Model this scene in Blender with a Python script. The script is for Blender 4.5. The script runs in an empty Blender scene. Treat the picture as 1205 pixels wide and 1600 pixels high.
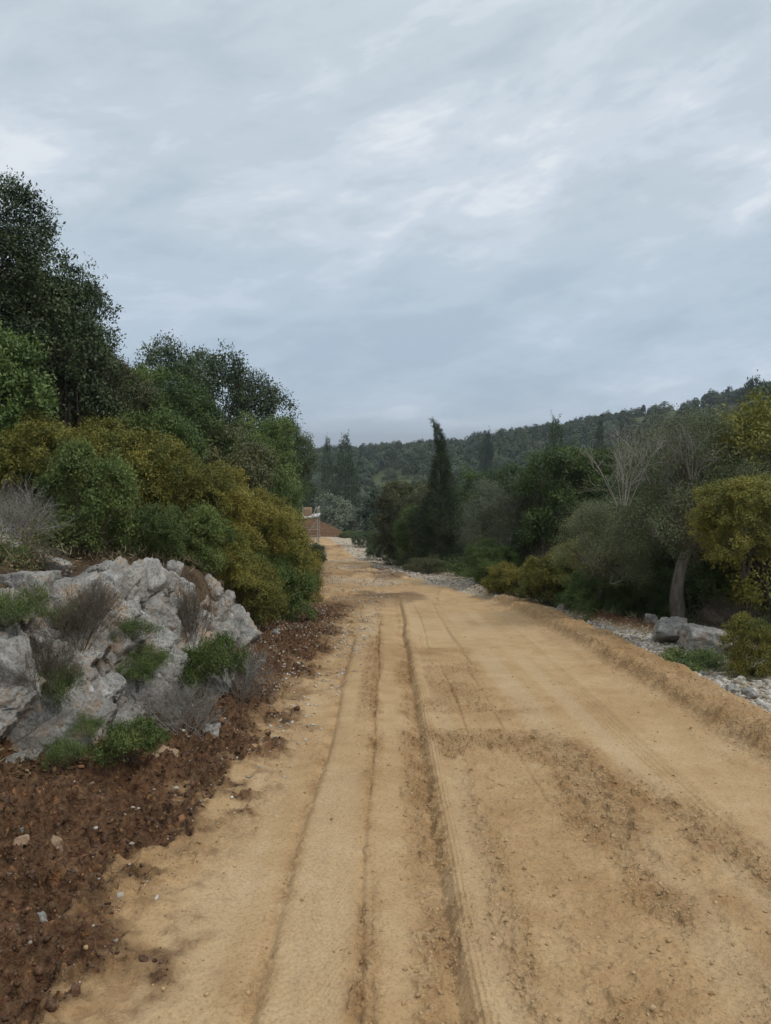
import bpy, math, random
import numpy as np
from mathutils import Vector, Matrix

SC = bpy.context.scene
COL = SC.collection
R = math.radians

# ------------------------------------------------------------------ camera
CAM_H = 1.70
PITCH = math.atan((800 - 688) / 1200)          # looking slightly down
cam_d = bpy.data.cameras.new('camera')
cam = bpy.data.objects.new('camera', cam_d); COL.objects.link(cam)
cam.location = (0, 0, CAM_H)
cam.rotation_euler = (math.pi / 2 - PITCH, 0, 0)
cam_d.sensor_fit = 'VERTICAL'; cam_d.sensor_height = 24.0
cam_d.lens = 24.0 * 1200 / 1600
cam_d.clip_start = 0.05; cam_d.clip_end = 60000
SC.camera = cam

# ------------------------------------------------------------------ sky and sun
SUN_EL, SUN_AZ = R(52), R(112)                  # azimuth clockwise from +Y (to the right, a little behind)
world = bpy.data.worlds.new('World'); SC.world = world; world.use_nodes = True
nt = world.node_tree; nt.nodes.clear()
N = nt.nodes.new; L = nt.links.new
out = N('ShaderNodeOutputWorld'); bg = N('ShaderNodeBackground'); L(bg.outputs[0], out.inputs[0])
bg.inputs['Strength'].default_value = 0.1
sky = N('ShaderNodeTexSky'); sky.sky_type = 'NISHITA'; sky.sun_disc = False
sky.sun_elevation = SUN_EL; sky.sun_rotation = SUN_AZ; sky.air_density = 1.3; sky.dust_density = 2.0; sky.altitude = 100
def mth(op, a, b=None, c=None, clamp=False):
    n = nt.nodes.new('ShaderNodeMath'); n.operation = op; n.use_clamp = clamp
    for i, v in enumerate((a, b, c)):
        if v is None: continue
        if isinstance(v, (int, float)): n.inputs[i].default_value = v
        else: nt.links.new(v, n.inputs[i])
    return n.outputs[0]
tc = N('ShaderNodeTexCoord'); sep = N('ShaderNodeSeparateXYZ'); L(tc.outputs['Generated'], sep.inputs[0])
zz = mth('MAXIMUM', sep.outputs[2], 0.0)
zd = mth('ADD', zz, 0.20)
px_ = mth('DIVIDE', sep.outputs[0], zd); py_ = mth('DIVIDE', sep.outputs[1], zd)
cmb = N('ShaderNodeCombineXYZ'); L(px_, cmb.inputs[0]); L(py_, cmb.inputs[1])
def cloud(src, scale, rot, stretch, detail, rough, dist, loc):
    mp = N('ShaderNodeMapping'); mp.inputs['Rotation'].default_value = rot
    mp.inputs['Location'].default_value = loc; L(src, mp.inputs[0])
    mp2 = N('ShaderNodeMapping'); mp2.inputs['Scale'].default_value = stretch; L(mp.outputs[0], mp2.inputs[0])
    n = N('ShaderNodeTexNoise'); n.inputs['Scale'].default_value = scale; n.inputs['Detail'].default_value = detail
    n.inputs['Roughness'].default_value = rough; n.inputs['Distortion'].default_value = dist
    L(mp2.outputs[0], n.inputs['Vector']); return n.outputs['Fac']
SKX, SKY_, SKZ = 4.4, 3.3, 1.9
dirv = tc.outputs['Generated']
c1 = cloud(cmb.outputs[0], 0.9, (0, 0, R(-28)), (.8, 1, 1), 4, .5, .3, (11.2, 7.4, 0))                 # broad masses
c2 = cloud(dirv, 2.4, (0, R(20), 0), (.9, 1, 3.0), 8, .56, .5, (SKX, SKY_, SKZ))                  # soft slanting streaks
c3 = cloud(dirv, 9.0, (0, R(12), 0), (.8, 1, 2.6), 6, .62, .3, (1.3, 9.2, 0))                  # small mottling
c4 = cloud(cmb.outputs[0], 5.0, (0, 0, R(-30)), (.5, 1, 1), 5, .6, .3, (5.3, .2, 0))
f = mth('MULTIPLY', mth('SUBTRACT', c1, .5), 1.1)
f2 = mth('MULTIPLY', mth('SUBTRACT', c2, .5), 1.75)
f3 = mth('ADD', mth('MULTIPLY', mth('SUBTRACT', c3, .5), 1.15), mth('MULTIPLY', mth('SUBTRACT', c4, .5), .45))
fs = mth('ADD', mth('ADD', f, f2), mth('ADD', f3, .5), clamp=True)
cr = N('ShaderNodeValToRGB'); cr.color_ramp.interpolation = 'EASE'
els = cr.color_ramp.elements
els[0].position = .15; els[0].color = (.39, .46, .525, 1)
els[1].position = .92; els[1].color = (.63, .665, .705, 1)
e = els.new(.5); e.color = (.45, .515, .572, 1)
e = els.new(.68); e.color = (.51, .565, .625, 1)
L(fs, cr.inputs[0])
# elevation: bluer and darker at the horizon, brighter overhead (as an overcast sky is)
er = N('ShaderNodeValToRGB'); el = er.color_ramp.elements
el[0].position = 0; el[0].color = (.80, .875, .945, 1)
el[1].position = 1; el[1].color = (1.9, 1.85, 1.8, 1)
e = el.new(.10); e.color = (.82, .88, .96, 1)
e = el.new(.25); e.color = (.93, .95, .97, 1)
e = el.new(.46); e.color = (1.03, 1.02, 1.0, 1)
L(zz, er.inputs[0])
mx = N('ShaderNodeMix'); mx.data_type = 'RGBA'; mx.blend_type = 'MULTIPLY'; mx.inputs[0].default_value = 1
L(cr.outputs[0], mx.inputs[6]); L(er.outputs[0], mx.inputs[7])
sc10 = N('ShaderNodeVectorMath'); sc10.operation = 'SCALE'; sc10.inputs['Scale'].default_value = 12.2
L(mx.outputs[2], sc10.inputs[0])
mix2 = N('ShaderNodeMix'); mix2.data_type = 'RGBA'; mix2.inputs[0].default_value = .93
L(sky.outputs[0], mix2.inputs[6]); L(sc10.outputs[0], mix2.inputs[7])
L(mix2.outputs[2], bg.inputs['Color'])

sun_d = bpy.data.lights.new('sun', 'SUN'); sun_d.energy = 1.3; sun_d.angle = R(10); sun_d.color = (1, .95, .87)
sun = bpy.data.objects.new('sun', sun_d); COL.objects.link(sun)
sdir = Vector((math.sin(SUN_AZ) * math.cos(SUN_EL), math.cos(SUN_AZ) * math.cos(SUN_EL), math.sin(SUN_EL)))
sun.rotation_euler = sdir.to_track_quat('Z', 'Y').to_euler()
sun.location = (10, -10, 30)

SC.view_settings.view_transform = 'Standard'; SC.view_settings.look = 'None'
SC.view_settings.exposure = 0.10; SC.view_settings.gamma = 1.0
SC.view_settings.use_curve_mapping = False
SC.render.film_transparent = False

# ------------------------------------------------------------------ noise helpers
def _h(ix, iy, iz, seed):
    n = (ix.astype(np.int64) * 374761393 + iy.astype(np.int64) * 668265263 + iz.astype(np.int64) * 2147483647 + seed * 974634541) & 0xffffffff
    n = ((n ^ (n >> 13)) * 1274126177) & 0xffffffff
    n = ((n ^ (n >> 16)) * 2246822519) & 0xffffffff
    return ((n ^ (n >> 15)) & 0xffffff) / 16777215.0
def vnoise(x, y, seed=0):
    x = np.asarray(x, float); y = np.asarray(y, float)
    ix = np.floor(x); iy = np.floor(y); fx = x - ix; fy = y - iy
    fx = fx * fx * fx * (fx * (fx * 6 - 15) + 10); fy = fy * fy * fy * (fy * (fy * 6 - 15) + 10)
    z = np.zeros_like(ix)
    a = _h(ix, iy, z, seed); b = _h(ix + 1, iy, z, seed); c = _h(ix, iy + 1, z, seed); d = _h(ix + 1, iy + 1, z, seed)
    return (a + (b - a) * fx) * (1 - fy) + (c + (d - c) * fx) * fy
def fbm(x, y, oct=4, seed=0, g=.5):
    s = 0; a = 1; t = 0
    c, sn = math.cos(.6), math.sin(.6)
    for i in range(oct):
        s = s + a * vnoise(x, y, seed + i * 17); t += a; a *= g
        x, y = (x * c - y * sn) * 2.03 + 5.1, (x * sn + y * c) * 2.03 + 1.7
    return s / t
def noise3(p, seed=0):
    i = np.floor(p); f = p - i; f = f * f * (3 - 2 * f); r = 0
    for dx in (0, 1):
        for dy in (0, 1):
            for dz in (0, 1):
                w = (f[:, 0] if dx else 1 - f[:, 0]) * (f[:, 1] if dy else 1 - f[:, 1]) * (f[:, 2] if dz else 1 - f[:, 2])
                r = r + w * _h(i[:, 0] + dx, i[:, 1] + dy, i[:, 2] + dz, seed)
    return r
def fbm3(p, oct=3, seed=0, g=.5):
    s = 0; a = 1; t = 0
    for i in range(oct):
        s = s + a * noise3(p, seed + 31 * i); t += a; a *= g; p = p * 2.07 + 3.3
    return s / t
def facets(p, cell, seed, tilt=.55, lvl=.5):
    """fractured-rock relief: every Worley cell is its own tilted plane (value in cell units)"""
    q = p / cell; ib = np.floor(q)
    best = np.full(len(p), 1e9); off = np.zeros(len(p)); sec = np.full(len(p), 1e9)
    for dx in (-1, 0, 1):
        for dy in (-1, 0, 1):
            for dz in (-1, 0, 1):
                c = ib + (dx, dy, dz)
                j = np.stack([_h(c[:, 0], c[:, 1], c[:, 2], seed + k) for k in range(3)], 1)
                s = c + j; d = q - s; dd = (d * d).sum(1)
                t = np.stack([_h(c[:, 0], c[:, 1], c[:, 2], seed + 5 + k) for k in range(4)], 1) - .5
                o = t[:, 0] * 2 * lvl + (d * t[:, 1:]).sum(1) * 2 * tilt
                m = dd < best
                sec = np.where(m, best, np.minimum(sec, dd)); off = np.where(m, o, off); best = np.where(m, dd, best)
    edge = np.sqrt(sec) - np.sqrt(best)
    return off * cell, edge
def sstep(a, b, x):
    t = np.clip((np.asarray(x, float) - a) / (b - a), 0, 1); return t * t * (3 - 2 * t)

# ------------------------------------------------------------------ mesh and material helpers
def mesh_from(name, V, F, mat=None, smooth=False, attrs=None, fattrs=None):
    me = bpy.data.meshes.new(name)
    V = np.asarray(V, np.float32); F = np.asarray(F, np.int32)
    k = F.shape[1]
    me.vertices.add(len(V)); me.vertices.foreach_set('co', V.ravel())
    me.loops.add(F.size); me.loops.foreach_set('vertex_index', F.ravel())
    me.polygons.add(len(F)); me.polygons.foreach_set('loop_start', np.arange(0, F.size, k, dtype=np.int32))
    me.polygons.foreach_set('loop_total', np.full(len(F), k, np.int32))
    if smooth: me.polygons.foreach_set('use_smooth', np.ones(len(F), bool))
    me.update(calc_edges=True)
    for d, dom in ((attrs, 'POINT'), (fattrs, 'FACE')):
        for n_, v in (d or {}).items():
            a = me.attributes.new(n_, 'FLOAT', dom); a.data.foreach_set('value', np.asarray(v, np.float32).ravel())
    if mat: me.materials.append(mat)
    return me
def link(name, me, parent=None):
    o = bpy.data.objects.new(name, me); COL.objects.link(o)
    if parent: o.parent = parent
    return o
def tag(o, label=None, cat=None, group=None, kind=None):
    if label: o['label'] = label
    if cat: o['category'] = cat
    if group: o['group'] = group
    if kind: o['kind'] = kind
    return o
def empty(name, loc, rz=0, sc=(1, 1, 1), tilt=(0, 0)):
    o = bpy.data.objects.new(name, None); COL.objects.link(o); o.empty_display_size = .2
    o.location = loc; o.rotation_euler = (tilt[0], tilt[1], rz); o.scale = sc; return o

class NT:
    def __init__(s, name):
        s.mat = bpy.data.materials.new(name); s.mat.use_nodes = True; s.t = s.mat.node_tree; s.t.nodes.clear()
        s.out = s.n('ShaderNodeOutputMaterial'); s.p = s.n('ShaderNodeBsdfPrincipled'); s.l(s.p.outputs[0], s.out.inputs[0])
        s.geo = s.n('ShaderNodeNewGeometry'); s.tc = s.n('ShaderNodeTexCoord')
    def n(s, t): return s.t.nodes.new(t)
    def l(s, a, b): s.t.links.new(a, b)
    def noise(s, scale, detail=3, rough=.5, vec=None, dist=0, color=False):
        n = s.n('ShaderNodeTexNoise'); n.inputs['Scale'].default_value = scale; n.inputs['Detail'].default_value = detail
        n.inputs['Roughness'].default_value = rough; n.inputs['Distortion'].default_value = dist
        s.l(vec if vec is not None else s.geo.outputs['Position'], n.inputs['Vector']); return n.outputs['Color' if color else 'Fac']
    def attr(s, name, t='GEOMETRY'):
        n = s.n('ShaderNodeAttribute'); n.attribute_name = name; n.attribute_type = t; return n.outputs['Fac']
    def ramp(s, fac, stops, interp='LINEAR'):
        n = s.n('ShaderNodeValToRGB'); n.color_ramp.interpolation = interp; el = n.color_ramp.elements
        while len(el) < len(stops): el.new(.5)
        for e, (p, c) in zip(el, stops):
            e.position = p; e.color = (c, c, c, 1) if isinstance(c, (int, float)) else (*c, 1)
        s.l(fac, n.inputs[0]); return n.outputs[0]
    def mix(s, f, a, b, mode='MIX'):
        n = s.n('ShaderNodeMix'); n.data_type = 'RGBA'; n.blend_type = mode
        for i, v in ((0, f), (6, a), (7, b)):
            if isinstance(v, (int, float)): n.inputs[i].default_value = v if i == 0 else (v, v, v, 1)
            elif isinstance(v, tuple): n.inputs[i].default_value = (*v, 1)
            else: s.l(v, n.inputs[i])
        return n.outputs[2]
    def m(s, op, a, b=0.0, clamp=False):
        n = s.n('ShaderNodeMath'); n.operation = op; n.use_clamp = clamp
        for i, v in enumerate((a, b)):
            if isinstance(v, (int, float)): n.inputs[i].default_value = v
            else: s.l(v, n.inputs[i])
        return n.outputs[0]
    def bump(s, h, strength, dist):
        n = s.n('ShaderNodeBump'); n.inputs['Strength'].default_value = strength; n.inputs['Distance'].default_value = dist
        s.l(h, n.inputs['Height']); s.l(n.outputs[0], s.p.inputs['Normal'])
    def base(s, c, rough=.9, spec=.25):
        if isinstance(c, tuple): s.p.inputs['Base Color'].default_value = (*c, 1)
        else: s.l(c, s.p.inputs['Base Color'])
        s.p.inputs['Roughness'].default_value = rough; s.p.inputs['Specular IOR Level'].default_value = spec
# ------------------------------------------------------------------ the lie of the land (metres, y = distance ahead, road falls away)
def _tab(pairs):
    X = np.array([p[0] for p in pairs], float); Y = np.array([p[1] for p in pairs], float)
    gx = np.linspace(X[0], X[-1], 1600); gy = np.interp(gx, X, Y)
    k = np.hanning(41); k /= k.sum(); gp = np.pad(gy, 20, mode='edge'); gy2 = np.convolve(gp, k, 'valid')
    return lambda y: np.interp(y, gx, gy2)
def tab_s(pairs):     # linear interpolation smoothed at the scale of the knots
    X = np.array([p[0] for p in pairs], float); Y = np.array([p[1] for p in pairs], float)
    def f(y):
        y = np.asarray(y, float); w = .06 * np.abs(y) + .25
        return (np.interp(y - w, X, Y) + 2 * np.interp(y, X, Y) + np.interp(y + w, X, Y)) / 4
    return f
SL = .112
base_z = tab_s([(-40, 4.5), (0, 0), (40, -SL * 40), (65, -6.35), (90, -9.5), (120, -11.5), (160, -11), (2000, -11)])
foot_x = tab_s([(-40, -4), (2.5, -3.2), (4.2, -2.85), (5, -2.45), (5.6, -2.05), (6.3, -1.85), (8, -1.8), (10, -1.85), (12, -1.95), (16, -1.85), (26, -2.3), (38, -3.1), (50, -4.7), (62, -6.6), (80, -11), (400, -60)])
bank_h = tab_s([(-40, 1.2), (6, 1.25), (9, 1.2), (12, .95), (16, .9), (25, .9), (38, .8), (50, .5), (58, .2), (400, 0)])
hill_s = tab_s([(-40, .28), (20, .3), (32, .26), (45, .12), (60, 0), (400, 0)])
sand_x = tab_s([(-40, -.85), (2, -.88), (3.7, -.88), (5.2, -.76), (6.8, -.62), (8.5, -.48), (11.5, -.34), (16, -.15), (20, .1), (400, .1)])
berm_x = tab_s([(-40, 2.95), (10, 2.87), (15, 2.72), (18, 2.5), (20, 2.25), (23, 1.7), (400, 1.6)])
veg_x = tab_s([(-40, 5.2), (10, 5.1), (16, 4.3), (22, 3.1), (30, 1.5), (42, -.1), (52, -1.7), (62, -3.2), (75, -5.5), (400, -40)])
ridge = tab_s([(-.5, 0), (-.12, -2.6), (0, -1.6), (.06, -2.2), (.11, -.3), (.165, 2.6), (.21, 6.5), (.25, 9.4), (.33, 17), (.42, 21), (.5, 23), (.7, 30), (1.2, 40)])
def land(x, y):
    x = np.asarray(x, float); y = np.asarray(y, float)
    z = base_z(y)
    fx = foot_x(y); dl = fx - x
    bw = .75 + .45 * (1 - sstep(8.5, 10, y))
    z = z + bank_h(y) * sstep(0, bw, dl) + hill_s(y) * np.clip(dl - bw, 0, 14) + sstep(0, .8, dl) * .10 * (fbm(x * .7, y * .7, 3, 5) - .5) * 2
    dr = x - veg_x(y)
    z = z - np.minimum(np.clip(dr, 0, None) * .16, 2.2) * sstep(0, 6, dr) - .06 * sstep(-.9, -.3, dr)
    r = np.hypot(x, y); th = np.arctan2(x, np.maximum(y, 1e-3))
    far = sstep(130, 290, r) * (y > 0)
    zr = ridge(np.clip(np.tan(np.clip(th, -1.2, 1.2)), -1, 1.2)) - 4.6 + 1.5 * (fbm(x / 35, y / 35, 3, 9) - .5)
    z = z * (1 - far) + zr * far
    z = z - np.clip(r - 330, 0, None) * .16
    return np.maximum(z, -75)
def rough_mask(x, y):
    """where the sand lies in loose clods"""
    w = .16 * (fbm(x * 2.2, y * 1.3, 3, 21) - .5) * 2
    a = sstep(.38, .48, x + w) * (1 - sstep(1.0 + .13 * (8 - y).clip(0), 1.25 + .22 * (8 - y).clip(0), x + w)) * (1 - sstep(10.2, 10.5, y))
    n = sstep(.36, .55, fbm(x * 1.4, y * .8, 3, 33))
    near = 1 - sstep(5.4, 6.3, y)
    a = a * (n * (.35 + .65 * near) + .25)
    s1 = np.exp(-((x - .20) / .11) ** 4) * .65 * sstep(.3, .55, fbm(x * 3, y * 1.5, 3, 34) + .1) * (1 - sstep(9, 11, y))
    s2 = np.exp(-((x - .54) / .10) ** 4) * .6 * sstep(.35, .6, fbm(x * 4, y * 1.2, 3, 36)) * (1 - sstep(4.6, 6, y)) + np.exp(-((x + .07) / .06) ** 4) * .5 * sstep(.4, .6, fbm(x, y * 1.2, 2, 35))
    a = np.maximum(a, s1 + s2)
    gap = 1 - .85 * (sstep(6.1, 6.25, y) * (1 - sstep(6.65, 6.8, y)))
    b = sstep(-.3, -.22, x) * (1 - sstep(-.1, -.05, x)) * sstep(6.2, 7, y) * (1 - sstep(11, 12, y)) * .6
    c = (1 - sstep(-.95, -.6, x + w * 1.5)) * .6 * sstep(.4, .6, fbm(x * 3, y * 2, 3, 44))
    return np.clip(a * gap + b + c + .06, 0, 1)
def detail(x, y):
    """relief of the road, the berm and the verges; returns dz and the surface masks"""
    e = sand_x(y) + .22 * (fbm(x * 1.1, y * 1.1, 4, 71) - .5) * 2 + .07 * (fbm(x * 7, y * 7, 2, 72) - .5) * 2
    dl = foot_x(y) - x
    mixn = fbm(x * 6, y * 6, 4, 86)
    soil = sstep(0, .50, e - x + .9 * (mixn - .5))
    soil = soil * (1 - .85 * sstep(6, 9, y) * sstep(1.0, .2, e - x) * sstep(.35, .6, fbm(x * 2.2, y * 1.5, 3, 87)))
    farmix = sstep(15, 19, y)
    soil_far = np.clip(sstep(.2, -1.3, x - foot_x(y) - 0.55) * .9 + sstep(.55, .7, fbm(x * .45, y * .22, 4, 81)) * .75, 0, 1)
    soil = soil * (1 - farmix) + soil_far * farmix * (1 - .6 * sstep(45, 60, y))
    bx = berm_x(y); u = x - bx + .06 * (fbm(x * .8, y * 1.6, 3, 91) - .5) * 2
    bh = (1 - sstep(19, 23, y))
    prof = np.where(u < 0, np.exp(-(np.abs(u) / .17) ** 2.2), np.exp(-(u / .24) ** 2)) * .18 + .12 * np.exp(-((u - .36) / .2) ** 2) + .025 * np.exp(-((u + .33) / .1) ** 2)
    prof = prof * (.65 + .9 * (fbm(x * 1.6, y * 1.8, 3, 92) - .3))
    berm = np.clip(prof / .10, 0, 1) * bh
    grav = sstep(.50, .62, u + .10 * (fbm(x * 4, y * 4, 2, 93) - .5) * 2) * (1 - farmix) + farmix * sstep(-.25, .1, x - veg_x(y) + 1.5 + .5 * (fbm(x * .8, y * .4, 3, 94) - .5) * 2)
    sand = (1 - soil) * (1 - grav)
    # red soil patch lying on the gravel
    rp = np.exp(-(((x - 3.95 - (13.2 - y) * .30) / .42) ** 2 + ((y - 12.9) / 1.5) ** 2) ** 1.5)
    rp2 = sstep(.35, .6, rp + .3 * (fbm(x * 3, y * 3, 3, 95) - .5))
    # chips of pale stone
    chips = sstep(.45, .62, fbm(x * 2.0, y * 1.2, 3, 96)) * soil * sstep(5.5, 8, y)
    pale_far = farmix * (sstep(.48, .66, fbm(x * .8, y * .35, 4, 97)) * .55 + .05)
    rm = rough_mask(x, y) * sand * (1 - berm)
    lr = np.clip(np.abs(x) * 0 + 1 - sstep(18, 26, y), 0, 1)
    # relief
    dz = np.zeros_like(x)
    def wig(s): return .06 * (fbm(y * .35 + s, y * 0 + s, 2, 60) - .5) * 2
    rm = np.clip(rm + sand * (1 - berm) * (1 - farmix) * .55 * (np.exp(-((x + .47) / .05) ** 2) + np.exp(-((x + .10) / .04) ** 2) + np.exp(-((x - .27) / .10) ** 2)) * sstep(.35, .6, fbm(x * 5, y * 5, 3, 83)), 0, 1)
    track = sand * (1 - berm) * (1 - sstep(17, 20, y))
    curve = .0011 * np.clip(y - 6, 0, None) ** 2
    def groove(c, w, d, y1=30, y0=-50):
        q = x - c - wig(c * 7) + curve * (0 if c > .2 else 0)
        return -d * np.exp(-(q / w) ** 2) * (1 - sstep(y1 - 1, y1, y)) * sstep(y0, y0 + .4, y)
    def step(c, w, h, y1=30):
        q = x - c - wig(c * 7); return h * sstep(-w, w, q) * (1 - sstep(y1 - 1, y1, y))
    brk = .35 + 1.0 * (fbm(x * .5, y * 1.4, 3, 61))
    t = groove(-.47, .038, .017, 12) * brk - .009 * np.exp(-((x + .62) / .14) ** 2) + step(-.45, .02, .006, 12)
    t = t + groove(-.10, .016, .010, 14) * (brk * 1.6 - .35).clip(0) + groove(-.055, .01, .004, 4.2) + (groove(.29, .03, .016, 18) + groove(.24, .09, .016, 18)) * (.75 + .5 * brk) + groove(.02, .2, .006, 18)
    ridge_c = .39 + wig(.28 * 7)
    t = t + .012 * np.exp(-((x - ridge_c) / .05) ** 4) + .0018 * np.sin((x - ridge_c) * 260) * np.exp(-((x - ridge_c) / .045) ** 6)
    tread = np.sin(y * 2 * math.pi / .045 + 3 * np.sin(x * 60))
    t = t + .0016 * tread * np.exp(-((x + .32) / .13) ** 6) * sstep(.3, .6, fbm(x, y * .6, 2, 62))
    t = t + groove(.66, .014, .010, 9.5, 5.6) + groove(.62, .02, .008, 17, 10)
    t = t + groove(.98, .012, .007, 9, 4.2) + groove(1.02, .03, .010, 18, 9)
    xr = x - (1.9 + .018 * (y - 5) ** 1)
    t = t + .0035 * np.sin(xr * 150) * np.exp(-((xr) / .07) ** 4) * (1 - sstep(7, 10, y)) + (.006 * np.exp(-((xr - .11) / .04) ** 2) - .004 * np.exp(-(xr / .08) ** 2))
    lanes = sum(np.exp(-((x - c_ - wig(c_ * 5)) / w_) ** 6) for c_, w_ in ((-.29, .13), (.48, .10), (-.80, .15), (1.32, .14), (1.72, .10)))
    lanes = np.clip(lanes, 0, 1) * (.35 + .65 * sstep(.35, .55, fbm(x * .6, y * .45, 3, 88)))
    chev = np.sin((y + .9 * np.abs(((x * 3.6) % 1) - .5)) * 2 * math.pi / .062)
    t = t - .004 * lanes + .0016 * chev * lanes * (1 - sstep(5, 9, y)) * sstep(.3, .6, fbm(x * 2, y * 1.5, 3, 89))
    # edges of dug-over squares across the middle
    t = t - .018 * sstep(10.25, 10.42, y + .15 * (vnoise(x * 3, y * 0, 5) - .5)) * sstep(.42, .5, x) * (1 - sstep(.96, 1.04, x)) * (1 - sstep(10.42, 14, y))
    dz += t * track * 1.7
    undul = .02 * (fbm(x * .5, y * .35, 3, 63) - .5) * 2
    dz += undul * lr
    cl = fbm(x * 17, y * 17, 3, 64); clod = sstep(.52, .74, cl) - .35 * sstep(.52, .3, cl)
    dz += .0021 * (fbm(x * 60, y * 60, 2, 65) - .5) * 2 * sand
    dz += rm * (.026 * clod + .014 * (fbm(x * 8, y * 8, 2, 66) - .5) * 2)
    dz += .0032 * clod * sand * sstep(.35, .65, fbm(x * 1.1, y * .9, 3, 99))
    bump = .5 + .9 * (fbm(x * 3, y * 3, 2, 67))
    dz += prof * bh + berm * (.020 * (fbm(x * 13, y * 13, 3, 68) - .5) * 2 + .022 * clod + .03 * (fbm(x * 4, y * 4, 2, 98) - .5))
    so = soil * (1 - farmix * .6)
    dz += so * (.075 * (fbm(x * 4, y * 4, 3, 69) - .5) * 2 + .05 * clod * bump + .03 * (fbm(x * 40, y * 40, 2, 70) - .5)) * sstep(-.2, .5, e - x) + so * .02 * (cl - .5)
    dz += so * .14 * sstep(.25, -.5, -(dl + .9)) * sstep(0, 1.2, e - x) * (1 - sstep(7, 12, y)) * .7
    dz += grav * (.03 * (fbm(x * 6, y * 6, 3, 73) - .5) * 2) + rp2 * grav * .15
    dz += farmix * (.05 * (fbm(x * 1.5, y * .9, 4, 74) - .5) * 2)
    far_r = farmix * .05 * (sstep(.5, .6, fbm(x * 2, y * .8, 3, 75)) - .5)
    dz += far_r
    return dz, dict(lane=lanes * sand * (1 - berm) * (1 - farmix), soil=np.clip(soil + rp2 * grav * 1.0, 0, 1), pale=np.clip(grav * (1 - rp2) + chips * .15 + pale_far, 0, 1), rough=np.clip(rm + berm * .8, 0, 1)), sand, grav, berm
def Z(x, y):
    return float(land(np.array([x]), np.array([y]))[0])
def X(px, y, z=0.0):
    """sideways position of image column px at distance y and height z"""
    dep = y * math.cos(PITCH) - (z - CAM_H) * math.sin(PITCH)
    return (px - 602.5) / 1200 * dep
def H(py, y):
    """height seen at image row py at distance y"""
    a = math.atan((800 - py) / 1200) - PITCH
    return CAM_H + y * math.tan(a)

# ------------------------------------------------------------------ ground materials
def earth_material(name='loose_earth'):
    m = NT(name)
    soil, pale, rough = m.attr('soil'), m.attr('pale'), m.attr('rough')
    big = m.noise(.55, 4, .55); mid = m.noise(3.5, 5, .6); fine = m.noise(62, 4, .7); grit = m.noise(170, 2, .6)
    sand = m.ramp(m.m('ADD', m.m('MULTIPLY', big, .55), m.m('MULTIPLY', mid, .45)), [(.36, (.37, .230, .110)), (.5, (.46, .303, .155)), (.64, (.53, .37, .21))])
    sand = m.mix(m.ramp(fine, [(.32, .6), (.50, 0), (1, 0)]), sand, (.22, .115, .045))
    sand = m.mix(m.ramp(grit, [(.55, 0), (.75, .30)]), sand, (.62, .46, .28))
    sand = m.mix(m.m('MULTIPLY', m.attr('lane'), .45), sand, m.ramp(fine, [(.3, (.40, .28, .155)), (.6, (.56, .41, .25))]))
    loose = m.ramp(mid, [(.35, (.27, .145, .058)), (.65, (.42, .26, .12))])
    sand = m.mix(m.m('MULTIPLY', rough, .5), sand, loose)  # rough sand mixed darker: the shading of its clods is put into the colour
    br = m.ramp(m.noise(9, 5, .65), [(.34, (.022, .008, .005)), (.5, (.050, .019, .010)), (.66, (.092, .038, .019)), (.8, (.19, .11, .055))])
    br = m.mix(m.ramp(m.noise(2.2, 3, .5), [(.5, 0), (.7, .5)]), br, (.12, .055, .028))
    br = m.mix(m.ramp(m.noise(17, 3, .6), [(.60, 0), (.68, .75)]), br, (.26, .115, .045))
    col = m.mix(m.m('MULTIPLY', soil, m.ramp(m.noise(26, 4, .6), [(.3, 1), (.75, .72)])), sand, br)
    vor = m.n('ShaderNodeTexVoronoi'); vor.inputs['Scale'].default_value = 38; m.l(m.geo.outputs['Position'], vor.inputs['Vector'])
    sepc = m.n('ShaderNodeSeparateColor'); m.l(vor.outputs['Color'], sepc.inputs[0])
    stone = m.ramp(sepc.outputs[0], [(0, (.28, .21, .14)), (.5, (.42, .36, .27)), (1, (.56, .52, .45))])
    pm = m.m('MULTIPLY', m.m('GREATER_THAN', m.m('ADD', sepc.outputs[1], m.m('MULTIPLY', pale, .75)), .99), m.ramp(pale, [(0, 0), (.25, 1)]))
    col = m.mix(pm, col, stone)
    m.base(col, .95, .15)
    h = m.m('ADD', m.m('MULTIPLY', fine, .38), m.m('MULTIPLY', grit, .30))
    vc = m.n('ShaderNodeTexVoronoi'); vc.inputs['Scale'].default_value = 34; vc.inputs['Randomness'].default_value = 1
    wv = m.n('ShaderNodeVectorMath'); wv.operation = 'MULTIPLY_ADD'; wv.inputs[1].default_value = (.05, .05, .05); m.l(m.noise(20, 3, .6, color=True), wv.inputs[0]); m.l(m.geo.outputs['Position'], wv.inputs[2]); m.l(wv.outputs[0], vc.inputs['Vector'])
    crumbs = m.m('MULTIPLY', m.m('SUBTRACT', 1.0, vc.outputs['Distance']), m.m('MULTIPLY', m.m('ADD', rough, m.m('MULTIPLY', soil, .8)), m.ramp(m.noise(14, 4, .6), [(.42, 0), (.62, 2.0)])))
    h = m.m('ADD', h, crumbs)
    col = m.mix(m.m('MULTIPLY', rough, m.ramp(vc.outputs['Distance'], [(.40, 0), (.8, .45)])), col, (.17, .085, .035))
    # the colour goes in again, with shade painted into the joints between the crumbs
    m.base(col, .95, .15)
    h = m.m('ADD', h, m.m('MULTIPLY', m.m('SUBTRACT', 1.0, vor.outputs['Distance']), m.m('MULTIPLY', pm, .8)))
    m.bump(h, .9, .018)
    return m.mat
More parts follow.
